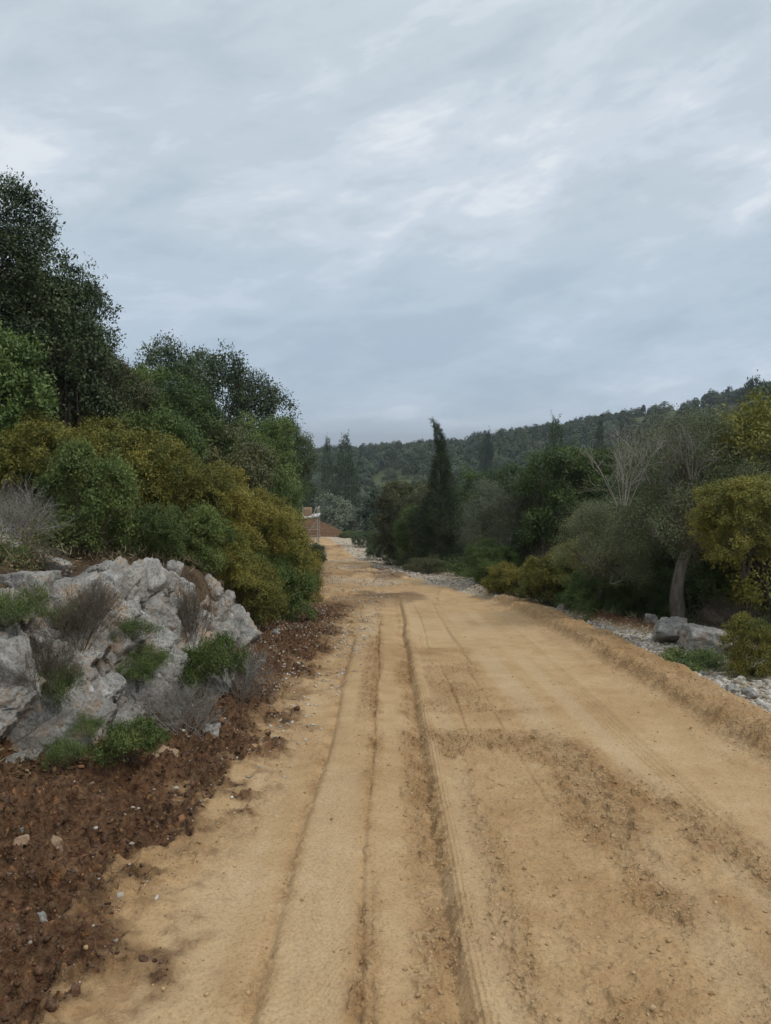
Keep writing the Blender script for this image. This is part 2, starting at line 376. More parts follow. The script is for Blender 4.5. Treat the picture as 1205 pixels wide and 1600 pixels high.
def floor_material():
    m = NT('forest_floor')
    c = m.ramp(m.noise(3, 6, .65), [(.3, (.035, .022, .013)), (.5, (.08, .048, .028)), (.62, (.11, .085, .05)), (.75, (.06, .075, .03))])
    c = m.mix(m.ramp(m.noise(40, 3, .6), [(.5, 0), (.7, .5)]), c, (.20, .14, .09))
    m.base(c, .95, .15); m.bump(m.noise(30, 4, .65), .8, .03); return m.mat
def field_material():
    m = NT('hill_ground')
    c = m.ramp(m.noise(.05, 5, .6), [(.35, (.045, .052, .022)), (.55, (.075, .085, .035)), (.68, (.13, .16, .06)), (.75, (.15, .12, .07))])
    m.base(c, .95, .1); m.bump(m.noise(.8, 4, .6), 1, .4); return m.mat
M_EARTH, M_FLOOR, M_FIELD = earth_material(), floor_material(), field_material()

# ------------------------------------------------------------------ near ground: one fine sheet cut into road, berm, soil, gravel and floor
NR, NC = 1250, 980
ys = np.concatenate([np.linspace(-7, 1.4, 60, endpoint=False), np.geomspace(1.4, 82, NR)])
u = np.linspace(-1, 1, NC); u = .30 * u + .70 * u ** 3
W = 5.2 + .66 * np.clip(ys, 0, None) + .4 * np.clip(-ys, 0, None) * 0
YY, UU = np.meshgrid(ys, u, indexing='ij'); XX = UU * W[:, None] + .3
xf, yf = XX.ravel(), YY.ravel()
zl = land(xf, yf); dz, masks, sand_, grav_, berm_ = detail(xf, yf)
act = (1 - sstep(.05, .5, foot_x(yf) - xf)); act *= 1 - sstep(.8, 1.8, xf - veg_x(yf))
ff = 1 - act
zz_ = zl + dz * act + ff * .10 * (fbm(xf * 2.2, yf * 2.2, 3, 77) - .5)
V = np.stack([xf, yf, zz_], 1)
nr, nc = YY.shape
idx = np.arange(nr * nc).reshape(nr, nc)
Q = np.stack([idx[:-1, :-1], idx[:-1, 1:], idx[1:, 1:], idx[1:, :-1]], -1).reshape(-1, 4)
cxy = V[Q].mean(1)
fm = lambda a: a[Q].mean(1)
fs_, fg, fb, fa = fm(sand_), fm(grav_), fm(berm_), fm(act)
fsoil = fm(masks['soil'])
zone = np.where(fa < .5, 4, np.where((fb > .5), 1, np.where(fg > .5, 3, np.where((fsoil > .6) & (cxy[:, 1] < 18), 2, 0))))
names = ['dirt_road', 'sand_berm', 'soil_verge', 'gravel_verge', 'ground']
for zi, nm in enumerate(names):
    q = Q[zone == zi]
    if not len(q): continue
    used, inv = np.unique(q, return_inverse=True)
    me = mesh_from(nm, V[used], inv.reshape(-1, 4), M_FLOOR if zi == 4 else M_EARTH, True, {k: v[used] for k, v in masks.items()} if zi < 4 else None)
    tag(link(nm, me), kind='structure')

# far land: a polar sheet, sunk under the near sheet
rr = np.concatenate([np.linspace(0, 60, 30, endpoint=False), np.geomspace(60, 1500, 150)])
tt = np.linspace(0, 2 * math.pi, 361)
RR, TT = np.meshgrid(rr, tt, indexing='ij'); fx_, fy_ = (RR * np.sin(TT)).ravel(), (RR * np.cos(TT)).ravel()
fz_ = land(fx_, fy_)
inside = (fy_ > -6.5) & (fy_ < 80) & (np.abs(fx_ - .3) < (5.2 + .66 * np.clip(fy_, 0, None)) - .4)
fz_ = fz_ - np.where(inside, np.minimum(1.2 + .05 * RR.ravel(), 3), .12)
a, b = RR.shape; id2 = np.arange(a * b).reshape(a, b)
Q2 = np.stack([id2[:-1, :-1], id2[1:, :-1], id2[1:, 1:], id2[:-1, 1:]], -1).reshape(-1, 4)
tag(link('hillside', mesh_from('hillside', np.stack([fx_, fy_, fz_], 1), Q2[:, ::-1], M_FIELD, True)), kind='structure')
# sea beyond the hills
m = NT('sea_water'); m.base((.05, .09, .13), .25, .5); m.bump(m.noise(.05, 4, .6), .4, 1.0)
S = 14000
tag(link('sea', mesh_from('sea', [(-S, -S, -60), (S, -S, -60), (S, S, -60), (-S, S, -60)], [(0, 1, 2, 3)], m.mat)), kind='structure')
# ------------------------------------------------------------------ plant kit
def nrm(a): return a / np.maximum(np.linalg.norm(a, axis=-1, keepdims=True), 1e-9)
def rdir(rng, n): return nrm(rng.normal(size=(n, 3)))
def leaf_quads(P, D, Nn, ln, wd):
    """diamond leaves: P base, D direction, Nn surface normal"""
    S = nrm(np.cross(D, Nn)); ln = np.asarray(ln)[..., None] if np.ndim(ln) else ln; wd = np.asarray(wd)[..., None] if np.ndim(wd) else wd
    Up = np.cross(S, D)
    a = P; b = P + D * ln * .45 + S * wd * .5 + Up * wd * .12; c = P + D * ln; d = P + D * ln * .45 - S * wd * .5 + Up * wd * .12
    return np.stack([a, b, c, d], 1).reshape(-1, 3)
def tubes(paths, sides=5):
    """paths: list of (points, radii)"""
    V, F = [], []; off = 0
    for pts, rad in paths:
        pts = np.asarray(pts, float); n = len(pts)
        t = nrm(np.gradient(pts, axis=0)); ref = np.array([.31, .17, .93]); ref = np.where(np.abs(t @ ref)[:, None] > .9, np.array([1., 0, 0]), ref)
        s = nrm(np.cross(t, ref)); b = np.cross(t, s)
        an = np.arange(sides) * 2 * math.pi / sides
        ring = pts[:, None] + (s[:, None] * np.cos(an)[None, :, None] + b[:, None] * np.sin(an)[None, :, None]) * np.asarray(rad)[:, None, None]
        V.append(ring.reshape(-1, 3))
        i = np.arange(n - 1)[:, None] * sides; j = np.arange(sides)[None]; jn = (j + 1) % sides
        F.append(np.stack([off + i + j, off + i + jn, off + i + sides + jn, off + i + sides + j], -1).reshape(-1, 4)); off += n * sides
    return np.concatenate(V), np.concatenate(F)
def bent(a, b, rng, n=6, wob=.12, sag=0):
    a = np.asarray(a, float); b = np.asarray(b, float); t = np.linspace(0, 1, n)[:, None]
    l = np.linalg.norm(b - a); w = rng.normal(size=3) * wob * l; w2 = rng.normal(size=3) * wob * .5 * l
    return a + (b - a) * t + w * np.sin(math.pi * t) + w2 * np.sin(2 * math.pi * t) + np.array([0, 0, sag * l]) * np.sin(math.pi * t)

def crown(rng, lobes, n_sprig, per, sprig_len, leaf, wid, spread=.25, up=.35, thick=.16, rough=.25, cut_low=-.55, droop=0, fray=0.0, clump=1.1, tuft=30, dome=.62):
    """foliage shell over lobes (cx,cy,cz,rx,ry,rz); returns verts, faces, face attrs, sprig bases"""
    lb = np.array(lobes, float); area = (lb[:, 3] * lb[:, 4] + lb[:, 4] * lb[:, 5] + lb[:, 3] * lb[:, 5]); w = area / area.sum()
    n = int(n_sprig * 1.7 / tuft); li = rng.choice(len(lb), n, p=w); l = lb[li]
    d = rdir(rng, n); d[:, 2] = np.where(d[:, 2] < cut_low, -d[:, 2], d[:, 2])
    seed = int(rng.integers(1, 9999))
    bump = (fbm3(d * 2.2 + li[:, None] * 7.7, 3, seed) - .5) * 2 * rough
    hol = fbm3((l[:, :3] + d * l[:, 3:]) * clump, 2, seed + 3)
    r = 1 + bump - np.abs(rng.normal(size=n)) * thick + fray * np.clip(rng.normal(size=n) - 1, 0, None)
    P = l[:, :3] + d * l[:, 3:] * r[:, None]
    keep = hol > rng.uniform(.14, .42, n)
    for k, o in enumerate(lb):
        q = (P - o[:3]) / o[3:]; keep &= ~((li != k) & ((q * q).sum(1) < .55))
    nt_ = n_sprig // tuft; P, d, hol = P[keep][:nt_], d[keep][:nt_], hol[keep][:nt_]
    # tufts: domes of short sprigs round a common point a little inside the crown
    gap = math.sqrt(4 * area.sum() * .42 / max(len(P), 1)); tr_ = rng.normal(size=len(P)) * .14
    cnt = rng.integers(int(tuft * .6), int(tuft * 1.4) + 1, len(P)); Ct = P
    C = np.repeat(P - d * gap * .45, cnt, 0); gs = np.repeat(rng.uniform(.55, 1.3, len(P)), cnt)[:, None]
    ax = np.repeat(nrm(d + np.array([0, 0, up]) + rng.normal(size=d.shape) * .25), cnt, 0); hol = np.repeat(hol + tr_, cnt); n = len(C)
    A = rdir(rng, n); A = np.where((A * ax).sum(1, keepdims=True) < -.15, -A, A); A = nrm(A + ax * .35)
    d = A; P = C + A * np.array([1, 1, .8]) * gap * dome * gs * (1 - np.abs(rng.normal(size=(n, 1))) * .16)
    t = np.linspace(.0, 1, per)[None, :, None] * sprig_len * rng.uniform(.6, 1.25, (n, 1, 1))
    B = P[:, None] + A[:, None] * t + rng.normal(size=(n, per, 3)) * sprig_len * spread
    B = B.reshape(-1, 3); Ar = np.repeat(A, per, 0)
    D = nrm(Ar * .35 + rng.normal(size=B.shape) * .75 + np.array([0, 0, -droop])); Nn = nrm(rng.normal(size=B.shape) * .33 + np.array([0, 0, .45]) + np.repeat(d, per, 0) * .95)
    s = rng.uniform(.65, 1.25, len(B))
    V = leaf_quads(B, D, Nn, leaf * s, wid * s); F = np.arange(len(B) * 4).reshape(-1, 4)
    tip = np.tile(np.linspace(0, 1, per), n)
    tint = np.repeat(np.clip((hol - .25) * 1.5 + rng.normal(size=n) * .12, 0, 1), per) * .85 + rng.uniform(0, .15, len(B))
    return V, F, dict(tint=tint, tip=tip), Ct

def limbs(rng, base, forks, targets, r0, sides=5, wob=.10, frac=1.0, taper=.25):
    """trunk from base through fork points to crown targets"""
    paths = []
    forks = np.asarray(forks, float)
    for f_ in forks:
        p = bent(base, f_, rng, 7, wob); paths.append((p, np.linspace(r0, r0 * .55, 7)))
    for tg in targets:
        f_ = forks[np.argmin(((forks - tg) ** 2).sum(1))]
        p = bent(f_, tg, rng, 6, .10, -.03); paths.append((p, np.linspace(r0 * .34, r0 * .06, 6)))
    return tubes(paths, sides)

def foliage_mat(name, lo, mid, hi, tipc=None, tipf=.6, patch=.6, rough=.55, tr=.18, scale=1.3):
    m = NT(name)
    t = m.attr('tint'); tip = m.attr('tip')
    oi = m.n('ShaderNodeObjectInfo')
    nz = m.noise(scale, 3, .55)
    f_ = m.m('ADD', m.m('MULTIPLY', t, 1 - patch), m.m('MULTIPLY', nz, patch))
    f_ = m.m('ADD', f_, m.m('MULTIPLY', m.m('SUBTRACT', oi.outputs['Random'], .5), .34))
    c = m.ramp(f_, [(.28, lo), (.5, mid), (.72, hi)])
    if tipc:
        g = m.m('MULTIPLY', m.m('POWER', tip, 2.0), tipf)
        g = m.m('MULTIPLY', g, m.ramp(m.noise(scale * .8, 2, .5), [(.38, .15), (.6, 1)]))
        c = m.mix(g, c, tipc)
    m.base(c, rough, .22)
    if tr:
        tb = m.n('ShaderNodeBsdfTranslucent'); m.l(c, tb.inputs[0]); ms = m.n('ShaderNodeMixShader'); ms.inputs[0].default_value = tr * 1.4
        m.l(m.p.outputs[0], ms.inputs[1]); m.l(tb.outputs[0], ms.inputs[2]); m.l(ms.outputs[0], m.out.inputs[0])
    return m.mat
def bark_mat(name, a, b, scale=14):
    m = NT(name); v = m.tc.outputs['Object']
    mp = m.n('ShaderNodeMapping'); mp.inputs['Scale'].default_value = (1, 1, .3); m.l(v, mp.inputs[0])
    n1 = m.noise(scale, 5, .65, mp.outputs[0]); m.base(m.ramp(n1, [(.3, a), (.7, b)]), .9, .2); m.bump(n1, .8, .03); return m.mat
FM = dict(
    mastic=foliage_mat('mastic_leaves', (0.090, 0.107, 0.023), (0.172, 0.176, 0.037), (0.269, 0.234, 0.048), (0.373, 0.260, 0.052), .5, .5),
    mastic_g=foliage_mat('bright_leaves', (0.066, 0.104, 0.028), (0.117, 0.169, 0.044), (0.179, 0.227, 0.063), (0.235, 0.247, 0.069), .5, .45),
    mid_g=foliage_mat('mid_green_leaves', (0.045, 0.077, 0.022), (0.083, 0.131, 0.035), (0.136, 0.184, 0.048), (0.192, 0.208, 0.056), .4, .55, scale=.8),
    oak=foliage_mat('dark_oak_leaves', (0.034, 0.053, 0.023), (0.065, 0.095, 0.038), (0.106, 0.141, 0.057), (0.142, 0.162, 0.067), .4, .5, .45, .1, scale=.9),
    oak_b=foliage_mat('brown_oak_leaves', (0.053, 0.061, 0.027), (0.091, 0.103, 0.042), (0.152, 0.148, 0.061), (0.209, 0.171, 0.067), .4, .5, .45, .1, scale=.9),
    bright=foliage_mat('carob_leaves', (0.062, 0.101, 0.028), (0.103, 0.156, 0.041), (0.159, 0.208, 0.060), (0.193, 0.234, 0.069), .3, .5, .4, .15, scale=.9),
    ylw=foliage_mat('yellow_green_leaves', (0.117, 0.127, 0.030), (0.207, 0.208, 0.046), (0.290, 0.260, 0.057), (0.386, 0.312, 0.069), .5, .5, scale=1.0),
    olive=foliage_mat('olive_leaves', (0.096, 0.112, 0.070), (0.152, 0.173, 0.106), (0.224, 0.240, 0.152), (0.272, 0.288, 0.192), .4, .5, .6, .1, scale=.9),
    grey=foliage_mat('grey_green_leaves', (0.088, 0.106, 0.054), (0.144, 0.168, 0.083), (0.224, 0.240, 0.120), (0.288, 0.288, 0.144), .5, .5, .6, .12, scale=.9),
    cyp=foliage_mat('cypress_sprays', (0.023, 0.038, 0.021), (0.046, 0.070, 0.034), (0.080, 0.106, 0.049), (0.114, 0.123, 0.057), .35, .5, .6, .06, scale=1.2),
    far=foliage_mat('far_leaves', (0.057, 0.080, 0.046), (0.099, 0.129, 0.068), (0.162, 0.190, 0.095), None, 0, .3, .7, 0, scale=.12),
    far_d=foliage_mat('far_dark_leaves', (0.030, 0.049, 0.030), (0.053, 0.080, 0.046), (0.085, 0.114, 0.057), None, 0, .3, .7, 0, scale=.12),
    far_o=foliage_mat('far_olive_leaves', (0.114, 0.137, 0.095), (0.167, 0.194, 0.133), (0.228, 0.257, 0.171), None, 0, .3, .7, 0, scale=.12),
    dry=foliage_mat('dry_heather', (0.075, 0.060, 0.042), (0.125, 0.105, 0.078), (0.190, 0.165, 0.125), None, 0, .4, .8, .1, scale=2),
    herb=foliage_mat('herb_leaves', (0.062, 0.098, 0.025), (0.110, 0.163, 0.046), (0.179, 0.215, 0.063), (0.248, 0.247, 0.069), .4, .4, scale=3))
BARK = bark_mat('grey_bark', (.10, .085, .065), (.26, .235, .20))
BARK_D = bark_mat('dark_bark', (.05, .038, .028), (.13, .105, .085))
TWIG = bark_mat('dry_twigs', (.22, .20, .17), (.44, .42, .37), 30)
TWIG_B = bark_mat('brown_twigs', (.10, .075, .055), (.22, .18, .14), 30)

class Plant:
    """prototype: meshes in metres with their overall size, base at the origin"""
    def __init__(s, parts, size=None):
        s.parts = parts     # [(name, mesh, default material, sub-parts)]
        me = parts[0][1]; n = len(me.vertices); co = np.empty(n * 3, np.float32); me.vertices.foreach_get('co', co); co = co.reshape(-1, 3)
        s.h = float(np.percentile(co[:, 2], 99.7)); s.w = float(np.percentile(co[:, 0], 99) - np.percentile(co[:, 0], 1)); s.used = False
    def put(s, name, loc, rz, sc, mats=None, tilt=(0, 0)):
        o = empty(name, loc, rz, sc, tilt)
        for pn, me, mt in s.parts:
            c = link(pn, me, o)
            mm = (mats or {}).get(pn, mt)
            if mm is not me.materials[0]:
                c.material_slots[0].link = 'OBJECT'; c.material_slots[0].material = mm
        return o

VAR = (1, 1)
PRF = {}
def tree_proto(seed, h, lobes, n_sprig, per, sl, leaf, wid, mat, r0=.11, n_targets=26, fork_h=.3, fxy=.048, bark=None, nforks=3, crown_name='crown', trunk_name='trunk', sides=6, **kw):
    rx, ls = VAR                     # sideways stretch of the whole form, and size class of the plant
    if rx != 1: lobes = [(l[0] * rx, l[1] * rx, l[2], l[3] * (rx if k_ == 0 else rx ** .6), l[4] * (rx if k_ == 0 else rx ** .6), l[5]) for k_, l in enumerate(lobes)]
    if ls != 1: sl, leaf, wid, r0 = sl / ls, leaf / ls, wid / ls, r0
    n_sprig = int(min(n_sprig * min(rx ** 1.2, 1.5) * ls ** 1.6, 19000)); fxy = fxy * min(rx, 1)
    rng = np.random.default_rng(seed)
    V, F, at, P = crown(rng, lobes, n_sprig, per, sl, leaf, wid, **kw)
    me = mesh_from('crown', V, F, mat, False, None, at)
    forks = [(rng.normal() * fxy * h, rng.normal() * fxy * h, h * fork_h * rng.uniform(.8, 1.25)) for _ in range(nforks)]
    tg = P[rng.choice(len(P), min(n_targets, len(P)))] * np.array([.93, .93, .96])
    tv, tf = limbs(rng, (0, 0, -.25), forks, tg, r0, sides)
    return Plant([(crown_name, me, mat), (trunk_name, mesh_from('trunk', tv, tf, bark or BARK_D, True), bark or BARK_D)])

def ball_lobes(rng, n, R_, h0, h1, r, flat=.8):
    out = [(0, 0, (h0 + h1) / 2, R_ * .72, R_ * .72, (h1 - h0) * .46)]
    for i in range(n):
        a = i * 2.4 + rng.uniform(-.4, .4); t = (i + .5) / n; z = h0 + (h1 - h0) * (.18 + .68 * t); q = R_ * .72 * math.sin(math.pi * (.25 + .62 * t)) ** .8
        rr_ = r * rng.uniform(.7, 1.3); out.append((math.cos(a) * q, math.sin(a) * q, z, rr_, rr_, rr_ * flat))
    big = list(out)
    for i in range(n * 3):       # small heads over the big ones
        l = big[i % len(big)]; a = rng.uniform(0, 6.28); e_ = rng.uniform(-.1, 1.0); q = math.sqrt(max(0, 1 - e_ * e_)); k = rng.uniform(.80, 1.0)
        s_ = r * rng.uniform(.34, .58); out.append((l[0] + math.cos(a) * q * l[3] * k, l[1] + math.sin(a) * q * l[4] * k, min(l[2] + e_ * l[5] * k, h1 - s_ * .3), s_, s_, s_ * flat))
    return out
_r = np.random.default_rng(5)
PR = {}
# mastic shrubs: dense domes of fine upright sprigs
for i in range(3):
    PRF['mastic%d' % i] = (lambda lb_=ball_lobes(_r, 9, 1.15, .05, 1.6, .42), i=i: tree_proto(100 + i, 1.6, lb_, 8000, 9, .09, .040, .018, FM['mastic'], .03, 40, .12, .048, TWIG_B, 6, 'foliage', 'branches', 4, tuft=16, spread=.28, up=.8, thick=.12, rough=.25, cut_low=-.8, clump=1.9))
# broad round evergreen trees
for i in range(3):
    PRF['oak%d' % i] = (lambda lb_=ball_lobes(_r, 15, 2.1, .8, 5, .78), i=i: tree_proto(200 + i, 5, lb_, 15000, 9, .13, .058, .029, FM['oak'], .13, 60, .25, tuft=24, dome=.78, spread=.33, up=.3, thick=.16, rough=.30, clump=1.0, fray=.10))
for i in range(2):
    PRF['bushy%d' % i] = (lambda lb_=ball_lobes(_r, 13, 1.75, .15, 3.4, .66), i=i: tree_proto(300 + i, 3.4, lb_, 9000, 9, .13, .060, .030, FM['mid_g'], .07, 40, .2, tuft=24, spread=.3, up=.4, thick=.15, rough=.30, clump=1.2, fray=.10, cut_low=-.85))
# big-leaved strawberry tree for the left edge
PRF['broadleaf'] = (lambda lb_=ball_lobes(_r, 14, 1.7, .3, 3.6, .62): tree_proto(350, 3.6, lb_, 6000, 10, .15, .082, .036, FM['bright'], .07, 40, .2, spread=.35, up=.5, thick=.2, rough=.3, clump=1.3))
# olive: airy, fine narrow leaves on many stems
PRF['olive'] = (lambda lb_=ball_lobes(_r, 12, 1.9, .5, 3.4, .7): tree_proto(360, 3.4, lb_, 9000, 10, .22, .060, .014, FM['olive'], .06, 90, .12, .048, BARK, 5, spread=.22, up=.5, thick=.28, rough=.25, clump=1.1, fray=.06))
# grey tree with bare twigs poking out of the crown
PRF['grey'] = (lambda lb_=ball_lobes(_r, 14, 1.8, 1.0, 3.8, .6): tree_proto(370, 3.8, lb_, 7800, 10, .20, .038, .017, FM['grey'], .17, 60, .42, .008, BARK, 1, spread=.3, up=.4, thick=.22, rough=.32, clump=1.4, fray=.05))
# low plants
PRF['low0'] = (lambda lb_=ball_lobes(_r, 6, .5, .0, .55, .2): tree_proto(380, .6, lb_, 1500, 9, .09, .038, .014, FM['herb'], .01, 14, .1, .048, TWIG_B, 4, 'foliage', 'stems', 4, spread=.2, up=.9, thick=.2, rough=.35, cut_low=-.1, clump=2.5, tuft=8))
PRF['low1'] = (lambda lb_=ball_lobes(_r, 5, .6, .0, .42, .2): tree_proto(381, .6, lb_, 1100, 9, .10, .034, .009, FM['herb'], .01, 30, .1, .048, TWIG_B, 5, 'foliage', 'stems', 4, spread=.25, up=1.2, thick=.3, rough=.45, cut_low=-.1, clump=2.5, tuft=8))

def cypress(seed, h, r, n, leaf, tipbend=0, ragged=.25, prof=None):
    rng = np.random.default_rng(seed)
    t = rng.uniform(0, 1, n * 4); t = t[rng.uniform(0, 1, n * 4) < (prof(t) + .03) * .9][:n]; n = len(t); an = rng.uniform(0, 2 * math.pi, n)
    q = prof(t) * r * (1 + (fbm(t * 9 * h / 5, an * 1.3, 3, seed) - .5) * 2 * ragged * 1.6) * (1 - np.abs(rng.normal(size=n)) * .22)
    z = .02 * h + t * h * .96
    P = np.stack([np.cos(an) * q + tipbend * t ** 10, np.sin(an) * q, z], 1)
    per = 10; A = nrm(np.stack([np.cos(an) * .75, np.sin(an) * .75, .75 + 0 * an], 1) + rng.normal(size=(n, 3)) * .25)
    sl = leaf * 3.2
    B = (P[:, None] + A[:, None] * np.linspace(0, 1, per)[None, :, None] * (sl * rng.uniform(.6, 1.5, n) * (1.1 - .6 * t))[:, None, None] + rng.normal(size=(n, per, 3)) * sl * .13).reshape(-1, 3)
    Ar = np.repeat(A, per, 0); D = nrm(Ar + rng.normal(size=B.shape) * .5); Nn = rdir(rng, len(B)); s = rng.uniform(.7, 1.3, len(B))
    V = leaf_quads(B, D, Nn, leaf * s, leaf * .32 * s); F = np.arange(len(V)).reshape(-1, 4)
    at = dict(tint=np.repeat(rng.uniform(0, 1, n), per), tip=np.tile(np.linspace(0, 1, per), n))
    pts = np.array([(tipbend * tt ** 10, 0, -.2 + (h * .97 + .2) * tt) for tt in np.linspace(0, 1, 12)])
    paths = [(pts, np.linspace(.018 * h, .005, 12))]
    for k in range(40):
        i = rng.integers(n); paths.append((bent((tipbend * t[i] ** 10, 0, z[i] * .9), P[i], rng, 4, .05), np.linspace(.012, .004, 4)))
    tv, tf = tubes(paths, 5)
    return Plant([('crown', mesh_from('crown', V, F, FM['cyp'], False, None, at), FM['cyp']), ('trunk', mesh_from('trunk', tv, tf, BARK_D, True), BARK_D)])
cprof = lambda t: np.interp(t, [0, .08, .25, .42, .52, .65, .78, .9, 1], [.85, 1, .88, .60, .42, .26, .15, .08, .0])
PR['cypress'] = cypress(400, 5.6, 1.15, 9000, .060, -.40, .70, cprof)
PR['cypress_far'] = cypress(401, 8, 1.5, 1100, .20, 0, .45, lambda t: np.interp(t, [0, .1, .4, .7, 1], [.6, 1, .95, .6, .08]))
# far trees: bigger leaf clusters
for i in range(4):
    PR['far%d' % i] = tree_proto(500 + i, 6, ball_lobes(_r, 11, 2.7, .5, 6, 1.15), 1500, 6, .30, .24, .17, FM['far'], .14, 12, .2, tuft=16, spread=.45, up=.3, thick=.2, rough=.3, clump=.7)

def twiggy(seed, h, w, n0=34, bark=None, dens=4, r=.004, upb=1.0):
    """bushy fan of thin dry twigs"""
    rng = np.random.default_rng(seed); P0, P1, RR_ = [], [], []
    def grow(p, d, l, r_, lvl):
        q = p + d * l; P0.append((p, q, r_, r_ * .6))
        if lvl == 0: return
        for k in range(dens if lvl > 1 else dens + 1):
            t = rng.uniform(.35, 1); nd = nrm(d + rng.normal(size=3) * .45 + np.array([0, 0, .12 * upb])); grow(p + (q - p) * t, nd, l * rng.uniform(.5, .8), r_ * .62, lvl - 1)
    for k in range(n0):
        a = rng.uniform(0, 6.28); s = rng.uniform(0, 1) ** .6
        d = nrm(np.array([math.cos(a) * s * w / h, math.sin(a) * s * w / h, 1.0 * upb])); grow(np.array([math.cos(a) * s * w * .18, math.sin(a) * s * w * .18, -.03]), d, h * rng.uniform(.35, .55), r, 3)
    a = np.array([p[0] for p in P0]); b = np.array([p[1] for p in P0]); ra = np.array([p[2] for p in P0])[:, None]; rb = np.array([p[3] for p in P0])[:, None]
    t = nrm(b - a); s = nrm(np.cross(t, [.3, .2, .9])); u_ = np.cross(t, s); V = []
    for (c, r_) in ((a, ra), (b, rb)):
        for k in range(3): an = k * 2.0944; V.append(c + (s * math.cos(an) + u_ * math.sin(an)) * r_)
    V = np.stack(V, 1).reshape(-1, 3); n = len(a); o = np.arange(n)[:, None] * 6
    F = np.concatenate([o + np.array([[0, 1, 4, 3]]), o + np.array([[1, 2, 5, 4]]), o + np.array([[2, 0, 3, 5]])])
    me = mesh_from('twigs', V, F, bark or TWIG, False)
    # a few fine dry leaves
    k = rng.choice(n, min(n, 3500)); s_ = rng.uniform(.6, 1.2, len(k))
    LV = leaf_quads(b[k], nrm(t[k] + rng.normal(size=(len(k), 3)) * .6), rdir(rng, len(k)), .022 * s_, .006 * s_)
    lm = mesh_from('leaves', LV, np.arange(len(LV)).reshape(-1, 4), FM['dry'], False, None, dict(tint=rng.uniform(0, 1, len(k)), tip=rng.uniform(0, 1, len(k))))
    return Plant([('twigs', me, bark or TWIG), ('leaves', lm, FM['dry'])])
PR['twig0'] = twiggy(600, .9, .75, 34)
PR['twig1'] = twiggy(601, .6, .7, 26, TWIG_B)
PR['spray'] = twiggy(602, 1.5, .9, 9, TWIG, 3, .011)      # coarse bare sprays on top of the grey tree

_BASE = {}
def variant(proto, w, h, y=0.0):
    """the prototype of this kind whose build comes nearest to the wanted width and height, leaves kept at life size"""
    global VAR
    if proto not in PRF: return PR[proto]
    if proto not in _BASE: VAR = (1, 1); _BASE[proto] = PR[(proto, 1, 1)] = PRF[proto]()
    b_ = _BASE[proto]; q = (w / h) / (b_.w / b_.h); k = h / b_.h * (q ** .3)
    rx = min((.42, .6, .82, 1, 1.3, 1.75), key=lambda v: abs(math.log(v / q))); ls = 1 if y > 19 else min((.75, 1, 1.4), key=lambda v: abs(math.log(v / k)))
    if (proto, rx, ls) not in PR: VAR = (rx, ls); PR[(proto, rx, ls)] = PRF[proto](); VAR = (1, 1)
    return PR[(proto, rx, ls)]

# ------------------------------------------------------------------ rock kit
def rock_material(name='limestone', warm=0.0):
    m = NT(name); ob = m.tc.outputs['Object']
    a = m.noise(1.6, 5, .6, ob, .4); b = m.noise(7, 5, .65, ob); c = m.noise(45, 4, .7, ob); d = m.noise(3.1, 4, .6, ob, .6); e_ = m.noise(140, 2, .6, ob)
    col = m.ramp(m.m('ADD', m.m('MULTIPLY', a, .5), m.m('MULTIPLY', b, .5)), [(.33, (.13, .12, .108)), (.45, (.25, .238, .215)), (.56, (.37, .355, .325)), (.68, (.50, .485, .45))])
    col = m.mix(m.ramp(c, [(.32, .85), (.52, 0)]), col, (.085, .08, .072))
    col = m.mix(m.ramp(d, [(.54, 0), (.64, .6)]), col, (.33, .215, .12))
    col = m.mix(m.ramp(m.noise(5.2, 3, .6, ob, .8), [(.62, 0), (.72, .55)]), col, (.66, .65, .62))
    if warm: col = m.mix(warm, col, (.36, .20, .09))
    # dark lichen in the cracks that the relief attribute marks
    col = m.mix(m.m('MULTIPLY', m.attr('crack'), m.ramp(m.noise(2.6, 3, .6, ob), [(.42, .2), (.6, .95)])), col, m.ramp(m.noise(4, 2, .5, ob), [(.42, (.08, .06, .042)), (.58, (.36, .20, .09))]))
    m.base(col, .85, .3)
    vo = m.n('ShaderNodeTexVoronoi'); vo.feature = 'DISTANCE_TO_EDGE'; vo.inputs['Scale'].default_value = 7
    dv = m.n('ShaderNodeVectorMath'); dv.operation = 'ADD'; sc_ = m.n('ShaderNodeVectorMath'); sc_.operation = 'SCALE'; sc_.inputs['Scale'].default_value = .25
    m.l(m.noise(4, 3, .6, ob, 0, True), sc_.inputs[0]); m.l(ob, dv.inputs[0]); m.l(sc_.outputs[0], dv.inputs[1]); m.l(dv.outputs[0], vo.inputs['Vector'])
    crack = m.ramp(vo.outputs['Distance'], [(0, 0), (.035, 1)])
    h = m.m('ADD', m.m('ADD', m.m('MULTIPLY', c, .5), m.m('MULTIPLY', b, .7)), m.m('MULTIPLY', e_, .2))
    h = m.m('ADD', h, m.m('MULTIPLY', crack, .10))
    m.bump(h, .75, .03); return m.mat
ROCK = rock_material(); ROCK_W = rock_material('rusty_limestone', .65); ROCK_D = rock_material('dark_stone', 0)
def ico(sub):
    import bmesh
    bm = bmesh.new(); bmesh.ops.create_icosphere(bm, subdivisions=sub, radius=1); V = np.array([v.co for v in bm.verts]); F = np.array([[v.index for v in f.verts] for f in bm.faces]); bm.free(); return V, F
_ICO = {}
